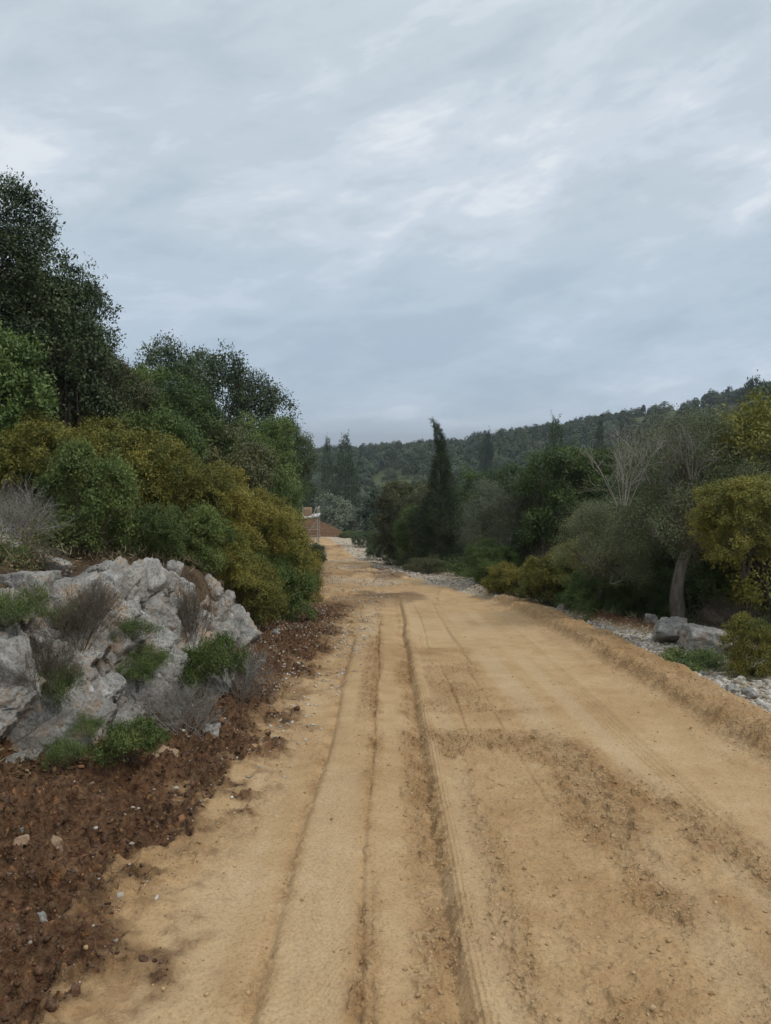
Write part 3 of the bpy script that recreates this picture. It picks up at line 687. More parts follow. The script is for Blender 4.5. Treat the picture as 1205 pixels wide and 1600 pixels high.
def rock_mesh(seed, size, sub=5, cell=.55, amp=.55, mat=None, box=.35, weath=.03):
    rng = np.random.default_rng(seed * 13 + 2); size = np.array(size, float)
    bas = joint_basis(R(rng.uniform(5, 30)), rng.uniform(0, 6.28), rng, .1) if box < .6 else (np.array([1., 0, 0]), np.array([0, 1., 0]), np.array([0, 0, 1.]))
    if box >= .6: half = size
    else: half = size * rng.uniform(.9, 1.15, 3)
    p, F, cr = block_verts(rng, half, bas, sub, .010 + .03 * float(size.mean()))
    k = sstep(.0, .5, float(size.mean())); lo, hi = p.min(0), p.max(0); p = (p - (lo + hi) / 2) / ((hi - lo) / 2) * size
    return mesh_from('rock', p, F, mat or ROCK, False, dict(crack=cr))

def joint_basis(dip, az, rng, jit=.10):
    zx = np.array([math.sin(dip) * math.cos(az), math.sin(dip) * math.sin(az), math.cos(dip)]); zx = nrm(zx + rng.normal(size=3) * jit)
    x_ = nrm(np.cross(np.array([.2, 1, .1]) + rng.normal(size=3) * jit, zx)); y_ = np.cross(zx, x_); return x_, y_, zx
def block_verts(rng, half, basis, sub=4, grit=.012):
    """convex jointed block: planes mostly parallel to the joint directions, a few corners knocked off"""
    if sub not in _ICO: _ICO[sub] = ico(sub)
    V, F = _ICO[sub]; r = np.full(len(V), 9.0)
    for ax_, h_ in zip(basis, half):
        for s_ in (-1, 1):
            n_ = nrm(ax_ * s_ + rng.normal(size=3) * .13); c_ = V @ n_; r = np.where(c_ > .02, np.minimum(r, h_ * rng.uniform(.8, 1.1) / np.maximum(c_, .02)), r)
    for k in range(6):
        n_ = nrm(sum(b_ * rng.choice([-1, 1]) * rng.uniform(.4, 1) for b_ in basis)); sup = sum(abs(float(n_ @ b_)) * h_ for b_, h_ in zip(basis, half))
        c_ = V @ n_; r = np.where(c_ > .02, np.minimum(r, sup * rng.uniform(.62, .88) / np.maximum(c_, .02)), r)
    p = V * r[:, None]; m_ = float(np.mean(half)); q = p + rng.uniform(0, 90, 3)
    f2, e2 = facets(q, .055 + m_ * .25, int(rng.integers(999)), .5, .3)
    f4, e4 = facets(q * np.array([1, 1, 1.6]), .035 + m_ * .10, 77, .6, .35)
    p = p + V * (f2 * .36 + f4 * .30 - .05 * m_ * np.clip(1 - e2 / .08, 0, 1) + (fbm3(q * 12, 3, 5) - .5) * grit)[:, None]
    return p, F, np.clip(np.clip(1 - e2 / .07, 0, 1) * .7 + np.clip(1 - e4 / .08, 0, 1) * .3, 0, 1)
# ------------------------------------------------------------------ limestone outcrops in the cut bank
def outcrop(name, label, y0, y1, top, lean, seed, out_=.12, n=(520, 330), group=None, t0=-.12):
    """face between y0 and y1; top(y)= height above the road foot, lean(y)= how far it leans back"""
    s = np.linspace(0, 1, n[0]); t = np.linspace(0, 1, n[1]); S_, T_ = np.meshgrid(s, t, indexing='ij'); sf, tf = S_.ravel(), T_.ravel()
    y = y0 + (y1 - y0) * sf; fx0 = foot_x(y) + out_; zr = base_z(y); hh = top(y) ; ln = lean(y)
    tt_ = np.clip(tf / .78, 0, 1); back = np.clip((tf - .78) / .22, 0, 1)
    zrel = t0 + (hh - t0) * tt_ - back * .5 * hh; x = fx0 - ln * tt_ ** 1.1 - back * .75
    cy_ = (y0 + y1) / 2
    p = np.stack([x, y + .15 * (zrel) * 0, zr + zrel], 1)
    nn = nrm(np.stack([hh, -.15 * np.ones_like(hh), ln + .15], 1)); nn = nrm(nn * (1 - back[:, None]) + np.array([0, 0, 1.]) * back[:, None])
    # strata dip down towards the road's far end: rotate the cell space
    c, sn = math.cos(R(38)), math.sin(R(38)); q = p.copy()
    q = np.stack([p[:, 0], p[:, 1] * c + p[:, 2] * sn, (-p[:, 1] * sn + p[:, 2] * c) * 1.15], 1)
    q = q + (fbm3(p * 2.2, 3, seed) - .5)[:, None] * .28
    f0, e0 = facets(q, 1.15, seed, .50, .42); f1, e1 = facets(q + 9, .44, seed + 20, .55, .40); f2, e2 = facets(q + 17, .17, seed + 40, .6, .38); f3, e3 = facets(q + 29, .07, seed + 60, .6, .35)
    dis = .16 * f0 + .28 * f1 + .42 * f2 + .45 * f3 + .05 * (fbm3(p * 9, 3, seed + 3) - .5)
    dis -= .11 * np.clip(1 - e0 / .05, 0, 1) + .045 * np.clip(1 - e1 / .07, 0, 1) + .015 * np.clip(1 - e2 / .09, 0, 1)
    edge = sstep(0, .10, sf) * sstep(0, .10, 1 - sf) * sstep(0, .06, tf + .02) 
    p = p + nn * (dis * edge - .45 * (1 - edge) + .05)[:, None]
    cr = np.clip(1 - e0 / .04, 0, 1) * .7 + np.clip(1 - e1 / .06, 0, 1) * .6 + np.clip(1 - e2 / .09, 0, 1) * .4
    o_ = np.array([float(foot_x(cy_)), cy_, float(base_z(cy_))])
    idx = np.arange(n[0] * n[1]).reshape(n); q_ = np.stack([idx[:-1, :-1], idx[1:, :-1], idx[1:, 1:], idx[:-1, 1:]], -1).reshape(-1, 4)
    o = link(name, mesh_from(name, p - o_, q_, ROCK, False, dict(crack=np.clip(cr, 0, 1)))); o.location = o_
    tag(o, label, 'rock outcrop', group); return o
def blocks(o, y0, y1, top, lean, seed, out_, n_big, n_small, split=.5):
    """jointed blocks standing proud of an outcrop's face, joined into the outcrop's own mesh"""
    rng = np.random.default_rng(seed); VV, FF, CC = [], [], []; off = 0
    me = o.data; nv = len(me.vertices); co = np.empty(nv * 3, np.float32); me.vertices.foreach_get('co', co); co = co.reshape(-1, 3)
    lst = [('b', (i + rng.uniform(.2, .8)) / n_big, rng.uniform(0, split + .12)) for i in range(n_big)] + [('s', rng.uniform(0, 1), rng.uniform(split - .15, 1.0)) for i in range(n_small)]
    for kind, s_, t_ in lst:
        y = y0 + (y1 - y0) * s_; hh = float(top(y)); ln = float(lean(y)); x = float(foot_x(y)) + out_ - ln * t_ ** 1.1; z = float(base_z(y)) + hh * t_
        bas = joint_basis(R(48), R(-60), rng, .10 if kind == 'b' else .2)
        if kind == 'b': half = rng.uniform(.17, .34) * np.array([1.0, rng.uniform(.8, 1.3), rng.uniform(.45, .75)])
        else: half = rng.uniform(.06, .19) * np.array([1.0, rng.uniform(.7, 1.4), rng.uniform(.5, .9)])
        p, F, cr = block_verts(rng, half, bas, 6 if half[0] > .2 else 5 if half[0] > .1 else 4)
        p = p + np.array([x - half[0] * .55 + rng.uniform(-.03, .05), y, z - half[2] * .3])
        VV.append(p - np.array(o.location)); FF.append(F + off); CC.append(cr); off += len(p)
    V = np.concatenate(VV); F = np.concatenate(FF)
    nf = len(me.polygons); fq = np.empty(nf * 4, np.int32); me.polygons.foreach_get('vertices', fq); fq = fq.reshape(-1, 4)
    tri = np.concatenate([fq[:, :3], fq[:, [0, 2, 3]]]); c0 = np.empty(nv, np.float32); me.attributes['crack'].data.foreach_get('value', c0)
    me2 = mesh_from(me.name, np.concatenate([co, V]), np.concatenate([tri, F + nv]), ROCK, False, dict(crack=np.concatenate([np.clip(c0 + .35, 0, 1), np.concatenate(CC)])))
    o.data = me2; bpy.data.meshes.remove(me)
TOP1 = lambda y: np.interp(y, [4.5, 5.2, 6, 7, 8, 8.9, 9.6], [.90, 1.05, 1.15, 1.20, 1.20, 1.15, .9]); LEAN1 = lambda y: np.interp(y, [4.5, 7, 8.5], [.95, .80, .55])
o_ = outcrop('rock_outcrop', 'large fractured pale grey limestone outcrop in the left bank above the small shrub', 4.9, 8.5, TOP1, LEAN1, 11, .06)
blocks(o_, 5.0, 8.35, TOP1, LEAN1, 5, .14, 15, 120)
TOPL = lambda y: np.interp(y, [4.5, 6, 7.4], [1.42, 1.55, 1.6]); LEANL = lambda y: 1.35 + 0 * y
o_ = outcrop('rock_outcrop', 'brown stained rock ledge high in the bank behind the big upright block', 5.2, 7.8, TOPL, LEANL, 47, -.75, (300, 220), None, .45)
blocks(o_, 5.3, 7.7, TOPL, LEANL, 6, -.68, 8, 44, .75)
TOP2 = lambda y: np.interp(y, [9.4, 10.2, 11, 12], [.55, .80, .85, .6]); LEAN2 = lambda y: .42 + 0 * y
o_ = outcrop('rock_outcrop', 'smaller grey limestone outcrop farther along the left bank, below the yellow green bushes', 9.3, 11.4, TOP2, LEAN2, 23, -.16, (300, 220))
blocks(o_, 9.4, 11.2, TOP2, LEAN2, 8, -.06, 6, 34, .45)

def ray_y(px, py):
    """distance at which the line through image point (px,py) first meets the land"""
    y = 2.5
    while y < 90:
        z = H(py, y)
        if z <= Z(X(px, y, z), y): return y
        y += .02
    return 90.0
def stone(px, py, y, wpx, hpx, label, seed, mat=None, name='boulder', cat='boulder', deep=1.0, rot=None, sink=.2, cell=.55, sub=5, box=.35, group=None, lift=None, tiltd=(0, 0), amp=.55):
    """stone whose visible middle is at image (px,py), at distance y"""
    y = ray_y(px, py); z = H(py, y); x = X(px, y, z); w = wpx * y / 1200 / 2; h = hpx * y / 1200 / 2
    me = rock_mesh(seed, (w, w * deep, h), sub, cell, amp, mat, box)
    me.name = name; o = link(name, me); o.location = (x, y, z + (h * .55 if name == 'loose_stone' else 0)); o.rotation_euler = (R(tiltd[0]), R(tiltd[1]), rot if rot is not None else seed * 1.3 % 6.28 * .1)
    tag(o, label, cat, group); return o
# left bank boulders
stone(12, 1105, 5.3, 110, 250, 'big grey block of limestone standing upright at the left picture edge', 3, deep=1.0, box=.75, cell=.6, sub=6, tiltd=(6, -4), amp=.3)
stone(48, 925, 7.6, 90, 80, 'rounded light grey boulder near the top of the bank, beside the dry heather', 5, deep=1.1, box=.2)
stone(88, 892, 8.3, 55, 55, 'squat grey rock on top of the bank behind the rounded boulder', 6)
stone(165, 905, 8.4, 60, 60, 'pale knobbly rock on the top edge of the bank under the bright green bush', 7)
stone(68, 1192, 5.15, 76, 60, 'smooth blue grey boulder at the foot of the bank beside the brown soil', 8, box=.3, cell=.8)
stone(15, 1205, 4.95, 62, 62, 'dark grey rock at the left picture edge under the big upright block', 9)
stone(48, 1165, 5.2, 46, 50, 'white chalky stone wedged between the upright block and the blue grey boulder', 10, box=.3)
stone(185, 1165, 5.45, 60, 40, 'flat slab of pale grey rock in front of the outcrop foot', 12, box=.5)
stone(268, 905, 9.0, 34, 60, 'tall pointed grey rock fin at the right end of the outcrop', 13, box=.5, tiltd=(0, 12), sub=5)
stone(330, 1152, 6.2, 37, 26, 'pale grey stone alone on the brown soil right of the small shrub', 14, name='loose_stone', cat='stone', sub=4)
stone(258, 1189, 5.6, 44, 30, 'half dark half ochre stone at the bank foot before the small shrub', 15, ROCK_W, 'loose_stone', 'stone', sub=4)
stone(203, 1190, 5.45, 48, 16, 'long flat whitish stone between the small shrub and the brown soil', 16, name='loose_stone', cat='stone', sub=4, tiltd=(0, -18))
stone(158, 1215, 5.15, 32, 20, 'sandy yellow lump of stone on the dark soil below the flat whitish stone', 17, ROCK_W, 'loose_stone', 'stone', sub=4)
stone(36, 1325, 3.95, 34, 30, 'orange brown lump of stone half buried at the left edge of the soil', 18, ROCK_W, 'loose_stone', 'stone', sub=4)
stone(30, 1308, 4.0, 26, 18, 'white flinty stone lying on top of the orange brown lump', 19, None, 'loose_stone', 'stone', sub=4)
stone(88, 1335, 3.9, 22, 40, 'upright reddish brown stone standing in the soil', 20, ROCK_W, 'loose_stone', 'stone', sub=4)
stone(12, 1378, 3.62, 22, 16, 'pale stone at the left picture edge low on the soil', 21, None, 'loose_stone', 'stone', sub=3)
stone(64, 1448, 3.3, 26, 32, 'glossy white pebble in the dark soil nearest the camera', 22, None, 'loose_stone', 'stone', sub=3)
stone(118, 1235, 4.9, 22, 14, 'small orange stone in the soil close below the blue grey boulder', 24, ROCK_W, 'loose_stone', 'stone', sub=3)
stone(432, 993, 12.0, 16, 14, 'small grey rock at the foot of the bushes past the smaller outcrop', 26, None, 'loose_stone', 'stone', sub=3)
stone(471, 944, 15.9, 12, 14, 'small white rock at the bush foot beside the red soil', 27, None, 'loose_stone', 'stone', sub=3)
# right verge boulders
def gstone(px, py, wpx, hpx, label, seed, deep=1.0, mat=None, box=.25, y=None, sub=5, rz=0, cell=.7):
    """stone resting on the ground, base seen at image row py"""
    lo, hi = 3.0, 60.0
    for _ in range(50):
        mid = (lo + hi) / 2; z = H(py, mid); g = Z(X(px, mid, z), mid)
        if z > g: lo = mid
        else: hi = mid
    y = lo; z = H(py, y); x = X(px, y, z); w = wpx * y / 2400; h = hpx * y / 2400
    o = link('boulder', rock_mesh(seed, (w, w * deep, h), sub, cell, .85, mat, .35, .05)); o.data.name = 'boulder'; o.location = (x, y + w * deep * .6, z + h * .75); o.rotation_euler = (0, 0, rz)
    tag(o, label, 'boulder'); return o
gstone(1052, 1008, 62, 50, 'domed grey boulder at the foot of the trunk beside the red soil patch', 31)
gstone(1118, 1026, 84, 52, 'largest grey boulder on the right verge, behind the low green plant', 32, 1.2)
gstone(1018, 988, 26, 34, 'upright pale grey stone behind the red soil patch', 33, .6, box=.5)
gstone(946, 1000, 34, 22, 'low grey stone on the gravel in front of the red soil patch', 34)
gstone(896, 956, 32, 22, 'rounded grey stone on the gravel near the yellowish shrubs', 35)
gstone(877, 955, 16, 14, 'small pale stone just left of the rounded grey stone', 36, sub=4)
gstone(922, 957, 14, 14, 'white stone beside the weed on the gravel', 37, sub=4)
gstone(1175, 1096, 26, 22, 'grey stone on the gravel beneath the yellow shrub at the right edge', 38, sub=4)
gstone(1146, 1088, 22, 18, 'dull grey stone in the gravel left of the yellow shrub', 39, sub=4)
gstone(757, 915, 16, 14, 'white rock at the end of the sand berm', 40, sub=4)

# ------------------------------------------------------------------ loose gravel, chips and clods (nobody could count them)
_t = (1 + 5 ** .5) / 2
_IV = nrm(np.array([(-1, _t, 0), (1, _t, 0), (-1, -_t, 0), (1, -_t, 0), (0, -1, _t), (0, 1, _t), (0, -1, -_t), (0, 1, -_t), (_t, 0, -1), (_t, 0, 1), (-_t, 0, -1), (-_t, 0, 1)], float))
_IF = np.array([(0, 11, 5), (0, 5, 1), (0, 1, 7), (0, 7, 10), (0, 10, 11), (1, 5, 9), (5, 11, 4), (11, 10, 2), (10, 7, 6), (7, 1, 8), (3, 9, 4), (3, 4, 2), (3, 2, 6), (3, 6, 8), (3, 8, 9), (4, 9, 5), (2, 4, 11), (6, 2, 10), (8, 6, 7), (9, 8, 1)])
def scatter_stones(name, x, y, size, seed, mat, label, flat=.65, lift=.15, extra=None):
    rng = np.random.default_rng(seed); n = len(x)
    z = land(x, y) + (detail(x, y)[0] if extra is None else extra)
    sc_ = size[:, None] * rng.uniform(.55, 1.3, (n, 3)) * np.array([1, 1, flat])
    v = _IV[None] * (1 + rng.uniform(-.42, .30, (n, 12, 1))) * sc_[:, None]
    a = rng.uniform(0, 6.28, n); c, s = np.cos(a)[:, None], np.sin(a)[:, None]; tl = rng.uniform(-.5, .5, n)[:, None]
    X_, Y_, Z_ = v[..., 0], v[..., 1], v[..., 2]; Z2 = Z_ + X_ * tl * .6
    v = np.stack([X_ * c - Y_ * s, X_ * s + Y_ * c, Z2], -1) + np.stack([x, y, z + size * lift], 1)[:, None]
    F = (_IF[None] + np.arange(n)[:, None, None] * 12).reshape(-1, 3)
    o = link(name, mesh_from(name, v.reshape(-1, 3), F, mat, False, None, dict(tint=np.repeat(rng.uniform(0, 1, n), 20))))
    tag(o, label, 'gravel', kind='stuff'); return o
def chip_mat(name, stops):
    m = NT(name); c = m.ramp(m.attr('tint'), stops); c = m.mix(m.ramp(m.noise(60, 3, .6), [(.4, .4), (.6, 0)]), c, (.20, .15, .10)); m.base(c, .9, .2); m.bump(m.noise(90, 3), .5, .005); return m.mat
G_PALE = chip_mat('pale_chips', [(0, (.20, .155, .11)), (.35, (.34, .29, .225)), (.7, (.46, .42, .36)), (1, (.60, .58, .54))])
G_SOIL = chip_mat('soil_lumps', [(0, (.030, .011, .006)), (.6, (.07, .027, .013)), (.93, (.12, .05, .025)), (1, (.28, .12, .045))])
G_SAND = chip_mat('sand_lumps', [(0, (.32, .19, .085)), (.6, (.45, .29, .14)), (1, (.52, .36, .19))])
rg = np.random.default_rng(77)
def pick(n, xr, yr, wf, power=1.0):
    y = yr[0] * (yr[1] / yr[0]) ** rg.uniform(0, 1, n); x = rg.uniform(xr[0], xr[1], n) if not callable(xr) else xr(y, rg.uniform(0, 1, n))
    k = rg.uniform(0, 1, n) < wf(x, y); return x[k], y[k]
x, y = pick(19000, lambda y, u_: berm_x(y) + .45 + u_ * (2.3 + .02 * y), (4.5, 24), lambda x, y: sstep(.5, .62, x - berm_x(y)) * (1 - sstep(.5, 1.6, x - veg_x(y))))
rp_ = np.exp(-(((x - 3.95 - (13.2 - y) * .30) / .42) ** 2 + ((y - 12.9) / 1.5) ** 2) ** 1.5) < .4
x, y = x[rp_], y[rp_]
scatter_stones('gravel', x, y, (.012 + .026 * rg.uniform(0, 1, len(x)) ** 2.5 + .035 * rg.uniform(0, 1, len(x)) ** 25) * (1 + .02 * y), 1, G_PALE, 'white and cream crushed limestone gravel on the right verge beyond the sand berm')
x, y = pick(5000, lambda y, u_: veg_x(y) - 1.6 + u_ * 2.0, (18, 55), lambda x, y: np.full_like(x, .8))
scatter_stones('gravel', x, y, .02 + .06 * rg.uniform(0, 1, len(x)) ** 4 * .8, 2, G_PALE, 'pale rubble strip along the right side of the far road')
w_chip = lambda x, y: sstep(-.1, .1, sand_x(y) - x + .1) * (1 - sstep(.1, .5, foot_x(y) - x)) * (sstep(.40, .66, fbm(x * 2.3, y * 1.3, 4, 96)) * .40 + .10) * sstep(4, 10, y)
x, y = pick(26000, lambda y, u_: foot_x(y) - .2 + u_ * (sand_x(y) - foot_x(y) + .5), (5, 30), w_chip)
scatter_stones('gravel', x, y, (.004 + .017 * rg.uniform(0, 1, len(x)) ** 3) * (1 + .02 * y), 3, G_PALE, 'cream stone chips strewn over the brown soil left of the sand')
x, y = pick(15000, lambda y, u_: foot_x(y) - .35 + u_ * (sand_x(y) - foot_x(y) + .5), (2.4, 16), lambda x, y: sstep(.45, .8, detail(x, y)[1]['soil']))
scatter_stones('soil_clods', x, y, .003 + .014 * rg.uniform(0, 1, len(x)) ** 3 + .03 * rg.uniform(0, 1, len(x)) ** 30, 4, G_SOIL, 'dark red brown soil clods along the foot of the left bank', .8)
x, y = pick(420, lambda y, u_: foot_x(y) - .2 + u_ * (sand_x(y) - foot_x(y) + .3), (2.6, 7), lambda x, y: sstep(-.05, .3, sand_x(y) - x))
scatter_stones('gravel', x, y, .004 + .018 * rg.uniform(0, 1, len(x)) ** 3, 6, G_PALE, 'scattered pale pebbles in the near brown soil')
x, y = pick(30000, lambda y, u_: sand_x(y) - .3 + u_ * (berm_x(y) - sand_x(y) + .8), (2.2, 13), lambda x, y: np.clip(rough_mask(x, y) * .8 + .7 * (x > berm_x(y) - .3), 0, 1) * .8)
scatter_stones('sand_lumps', x, y, .003 + .010 * rg.uniform(0, 1, len(x)) ** 3, 5, G_SAND, 'crumbs of damp sand lying on the rough parts of the road and on the berm', .8)
# ------------------------------------------------------------------ planting
rp = np.random.default_rng(2024)
def plant(proto, px, ptop, y, wpx, label, cat='shrub', name='mastic_shrub', mat=None, group=None, rz=None, sink=.08, part='foliage', dzb=0, tilt=(0, 0), hmin=.25):
    zt = H(ptop, y); x = X(px, y, zt * .5)
    zg = Z(x, y) - sink + dzb; h = max(zt - zg, hmin); w = wpx * y / 1200; P_ = variant(proto, w, h, y)
    s = w / P_.w
    fp = P_.parts[0][0]
    o = P_.put(name, (x, y, zg), rp.uniform(0, 6.28) if rz is None else rz, (s, s, h / P_.h), {fp: mat} if mat else None, tilt)
    tag(o, label, cat, group); return o
F_ = FM
_BASE_W = dict(low0=1.8, low1=2.2)
bpy.context.view_layer.update(); DG = bpy.context.evaluated_depsgraph_get()
def on_rock(proto, px, pbase, ptop, wpx, label, cat='plant', name='rock_plant', mat=None, pull=.06, tilt=(0, 0)):
    """plant rooted where the ground or rock is seen at (px, pbase)"""
    d = Vector(((px - 602.5) / 1200, 1, 0)); a = math.atan((800 - pbase) / 1200) - PITCH
    q = Vector(((px - 602.5) / 1200, math.cos(PITCH) + (800 - pbase) / 1200 * math.sin(PITCH), -math.sin(PITCH) + (800 - pbase) / 1200 * math.cos(PITCH))).normalized()
    ok, loc, nn, _i, ob, _m = SC.ray_cast(DG, Vector((0, 0, CAM_H)), q)
    dist = loc.y; h = (pbase - ptop) / 1200 * dist; w = wpx / 1200 * dist; P_ = PR[proto] if proto in PR else variant(proto, _BASE_W[proto] * h, h); s_ = w / P_.w
    loc = loc - q * pull; o = P_.put(name, (loc.x, loc.y, loc.z - .03), rp.uniform(0, 6.28), (s_, s_, h / P_.h), {P_.parts[0][0]: mat} if mat else None, tilt)
    tag(o, label, cat); return o
# left bank shrubs, front to back
plant('mastic0', 135, 690, 8.9, 150, 'bright green rounded bush on top of the rocky bank, right of the dry heather', name='leafy_bush', mat=F_['mastic_g'])
plant('mastic1', 60, 648, 11.0, 210, 'tallest yellow green mastic bush at the far left, below the dark trees')
plant('mastic2', 180, 655, 11.6, 200, 'yellow tipped mastic bush behind the bright green bush')
plant('mastic0', 265, 700, 11.6, 190, 'broad yellow green mastic bush above the outcrop')
plant('mastic1', 225, 790, 9.9, 120, 'dark leggy bush with grey twigs right of the bright green bush', name='leafy_bush', mat=F_['mid_g'])
plant('mastic2', 330, 735, 12.5, 170, 'olive mastic bush above the smaller outcrop')
plant('mastic0', 385, 765, 13.8, 160, 'rusty yellow mastic bush in the middle of the left row')
plant('mastic1', 425, 800, 14.2, 130, 'low mastic bush hanging over the soil past the smaller outcrop', dzb=-.2)
plant('mastic2', 412, 790, 17.0, 110, 'green and yellow mastic bush near the end of the left row', dzb=-.2, mat=F_['ylw'])
plant('mastic0', 300, 790, 11.0, 130, 'greener mastic bush hanging between the two outcrops', dzb=-.15, mat=F_['mastic_g'])
plant('mastic1', 380, 850, 12.9, 110, 'greener mastic bush growing from the bank foot past the smaller outcrop', dzb=-.45, mat=F_['mastic_g'])
plant('mastic2', 440, 838, 20.5, 56, 'last yellow mastic bush of the left row before the bend', dzb=-.3)
plant('bushy0', 492, 848, 30, 34, 'small dark bush at the bend where the left bank meets the road', name='leafy_bush', mat=F_['oak'])
plant('twig0', 18, 745, 7.9, 150, 'grey dry heather bush at the left picture edge above the rocks', 'dry shrub', 'dry_shrub')
plant('twig1', 45, 850, 7.2, 110, 'brown dry heather in front of the rounded boulder at the left edge', 'dry shrub', 'dry_shrub', mat=TWIG_B)
plant('mastic1', 20, 880, 7.0, 60, 'small olive sprig bush among the rocks at the left edge', name='leafy_bush', mat=F_['mid_g'])
on_rock('twig1', 122, 1005, 900, 130, 'dark twiggy heather growing on the rocks left of the outcrop', 'dry shrub', 'dry_shrub', TWIG_B)
on_rock('twig0', 150, 960, 895, 80, 'short dark heather tuft high on the rocks beside the pale knobbly rock', 'dry shrub', 'dry_shrub', TWIG_B)
on_rock('low1', 28, 985, 905, 90, 'olive green sprigs hanging over the bank above the big upright block')
on_rock('low1', 110, 985, 930, 60, 'few green sprigs among the dark twiggy heather')
on_rock('twig1', 265, 1110, 1060, 70, 'thin dead stems on the lower right corner of the large outcrop', 'dry shrub', 'dry_shrub', TWIG)
on_rock('low1', 215, 1065, 1020, 70, 'low green weeds on the ledge halfway up the large outcrop')
on_rock('twig1', 70, 1075, 975, 110, 'sparse brown heather behind the big upright block', 'dry shrub', 'dry_shrub', TWIG_B)
on_rock('low1', 92, 1100, 1015, 70, 'wispy green plant in the crack right of the big upright block')
on_rock('low0', 205, 1185, 1112, 105, 'small dense green shrub at the foot of the large outcrop', 'shrub', 'leafy_bush', F_['herb'], .10)
on_rock('low1', 100, 1195, 1140, 70, 'small green tuft beside the blue grey boulder')
on_rock('low1', 235, 1045, 1000, 75, 'green weeds in the middle crack of the large outcrop')
on_rock('low1', 205, 1000, 955, 70, 'reddish green weeds under the top edge of the large outcrop', mat=F_['mid_g'])
on_rock('low0', 330, 1085, 985, 100, 'loose green bush at the bank foot between the two outcrops', 'shrub', 'leafy_bush', F_['herb'])
on_rock('twig1', 375, 1085, 1000, 110, 'tangle of dry brown twigs at the foot of the smaller outcrop', 'dry shrub', 'dry_shrub', TWIG)
on_rock('twig1', 302, 1000, 895, 70, 'brown dead twigs between the two outcrops', 'dry shrub', 'dry_shrub', TWIG_B)
on_rock('twig1', 290, 1140, 1060, 120, 'grey brown dead brushwood right of the small dense shrub', 'dry shrub', 'dry_shrub', TWIG)
on_rock('low1', 140, 1150, 1105, 50, 'thin green stems on the rock face left of the small dense shrub')
plant('twig1', 5, 1225, 4.7, 60, 'grey dry weeds at the left edge beside the brown soil', 'dry shrub', 'dry_shrub', dzb=-.25, mat=TWIG)
plant('low1', 420, 960, 13.6, 70, 'mixed weeds at the foot of the mastic bushes beside the brown soil', 'plant', 'rock_plant', dzb=-.4)
plant('mastic2', 432, 862, 13.6, 110, 'leafy green bush spilling down to the brown soil past the smaller outcrop', dzb=-.1, mat=F_['mastic_g'])
plant('mastic0', 398, 878, 12.2, 95, 'yellow green bush rooted at the soil edge beside the smaller outcrop', dzb=-.1, mat=F_['ylw'])
plant('mastic1', 468, 868, 17.0, 70, 'yellow green bush touching the soil at the end of the left row', dzb=-.1)
plant('mastic0', 350, 830, 11.6, 110, 'olive bush capping the smaller outcrop', mat=F_['ylw'])
# left trees
def tree(proto, px, ptop, y, wpx, label, name='evergreen_tree', cat='tree', mat=None, group=None, rz=None, dzb=0, tilt=(0, 0)):
    return plant(proto, px, ptop, y, wpx, label, cat, name, mat, group, rz, .05, 'crown', dzb, tilt)
tree('oak0', -40, 285, 13.5, 260, 'tall dark oak rising highest at the left picture edge', 'oak_tree')
tree('oak1', 105, 402, 14.0, 150, 'dark oak with a ragged round head leaning over the yellow bushes', 'oak_tree')
tree('oak2', 40, 425, 16.5, 230, 'brownish dark oak filling the gap behind the ragged oak', 'oak_tree', mat=F_['oak_b'])
tree('broadleaf', 8, 520, 11.6, 150, 'bright green broad leaved tree low at the left picture edge', 'strawberry_tree')
tree('oak0', 150, 560, 16.5, 170, 'low dark oak between the ragged oak and the middle trees', 'oak_tree', mat=F_['oak_b'])
tree('bushy1', 200, 572, 19, 160, 'olive green tree with a yellowish crown beside the ragged oak', mat=F_['mid_g'])
tree('bushy0', 265, 530, 24, 125, 'dark round oak first of the three on the skyline', 'oak_tree', mat=F_['oak'])
tree('bushy1', 338, 546, 26, 112, 'dark oak second of the three on the skyline', 'oak_tree', mat=F_['oak'])
tree('bushy0', 405, 582, 28, 118, 'dark oak at the right end of the skyline group', 'oak_tree', mat=F_['oak'])
tree('bushy0', 285, 590, 17.5, 150, 'dense mid green tree in front of the skyline oaks', mat=F_['mid_g'])
tree('bushy1', 235, 630, 15.2, 160, 'green bushy tree low behind the yellow bushes', mat=F_['mid_g'])
tree('bushy0', 345, 665, 17.5, 140, 'dull green bushy tree above the olive mastic bush', mat=F_['oak_b'])
tree('bushy1', 412, 650, 24, 120, 'fresh green tree at the right end of the left wood', mat=F_['bright'])
tree('bushy0', 400, 700, 18.5, 100, 'small yellowish green tree behind the left row of bushes', mat=F_['mid_g'])
tree('oak1', 444, 655, 31, 90, 'dark tree right of the fresh green tree', 'oak_tree')
tree('bushy0', 447, 700, 29, 60, 'fresh green tree overhanging the bend of the road', mat=F_['bright'])
tree('oak2', 110, 535, 21, 230, 'dark oak deep in the left wood', 'oak_tree')
tree('oak1', -150, 380, 12, 260, 'dark oak standing just outside the left edge', 'oak_tree')

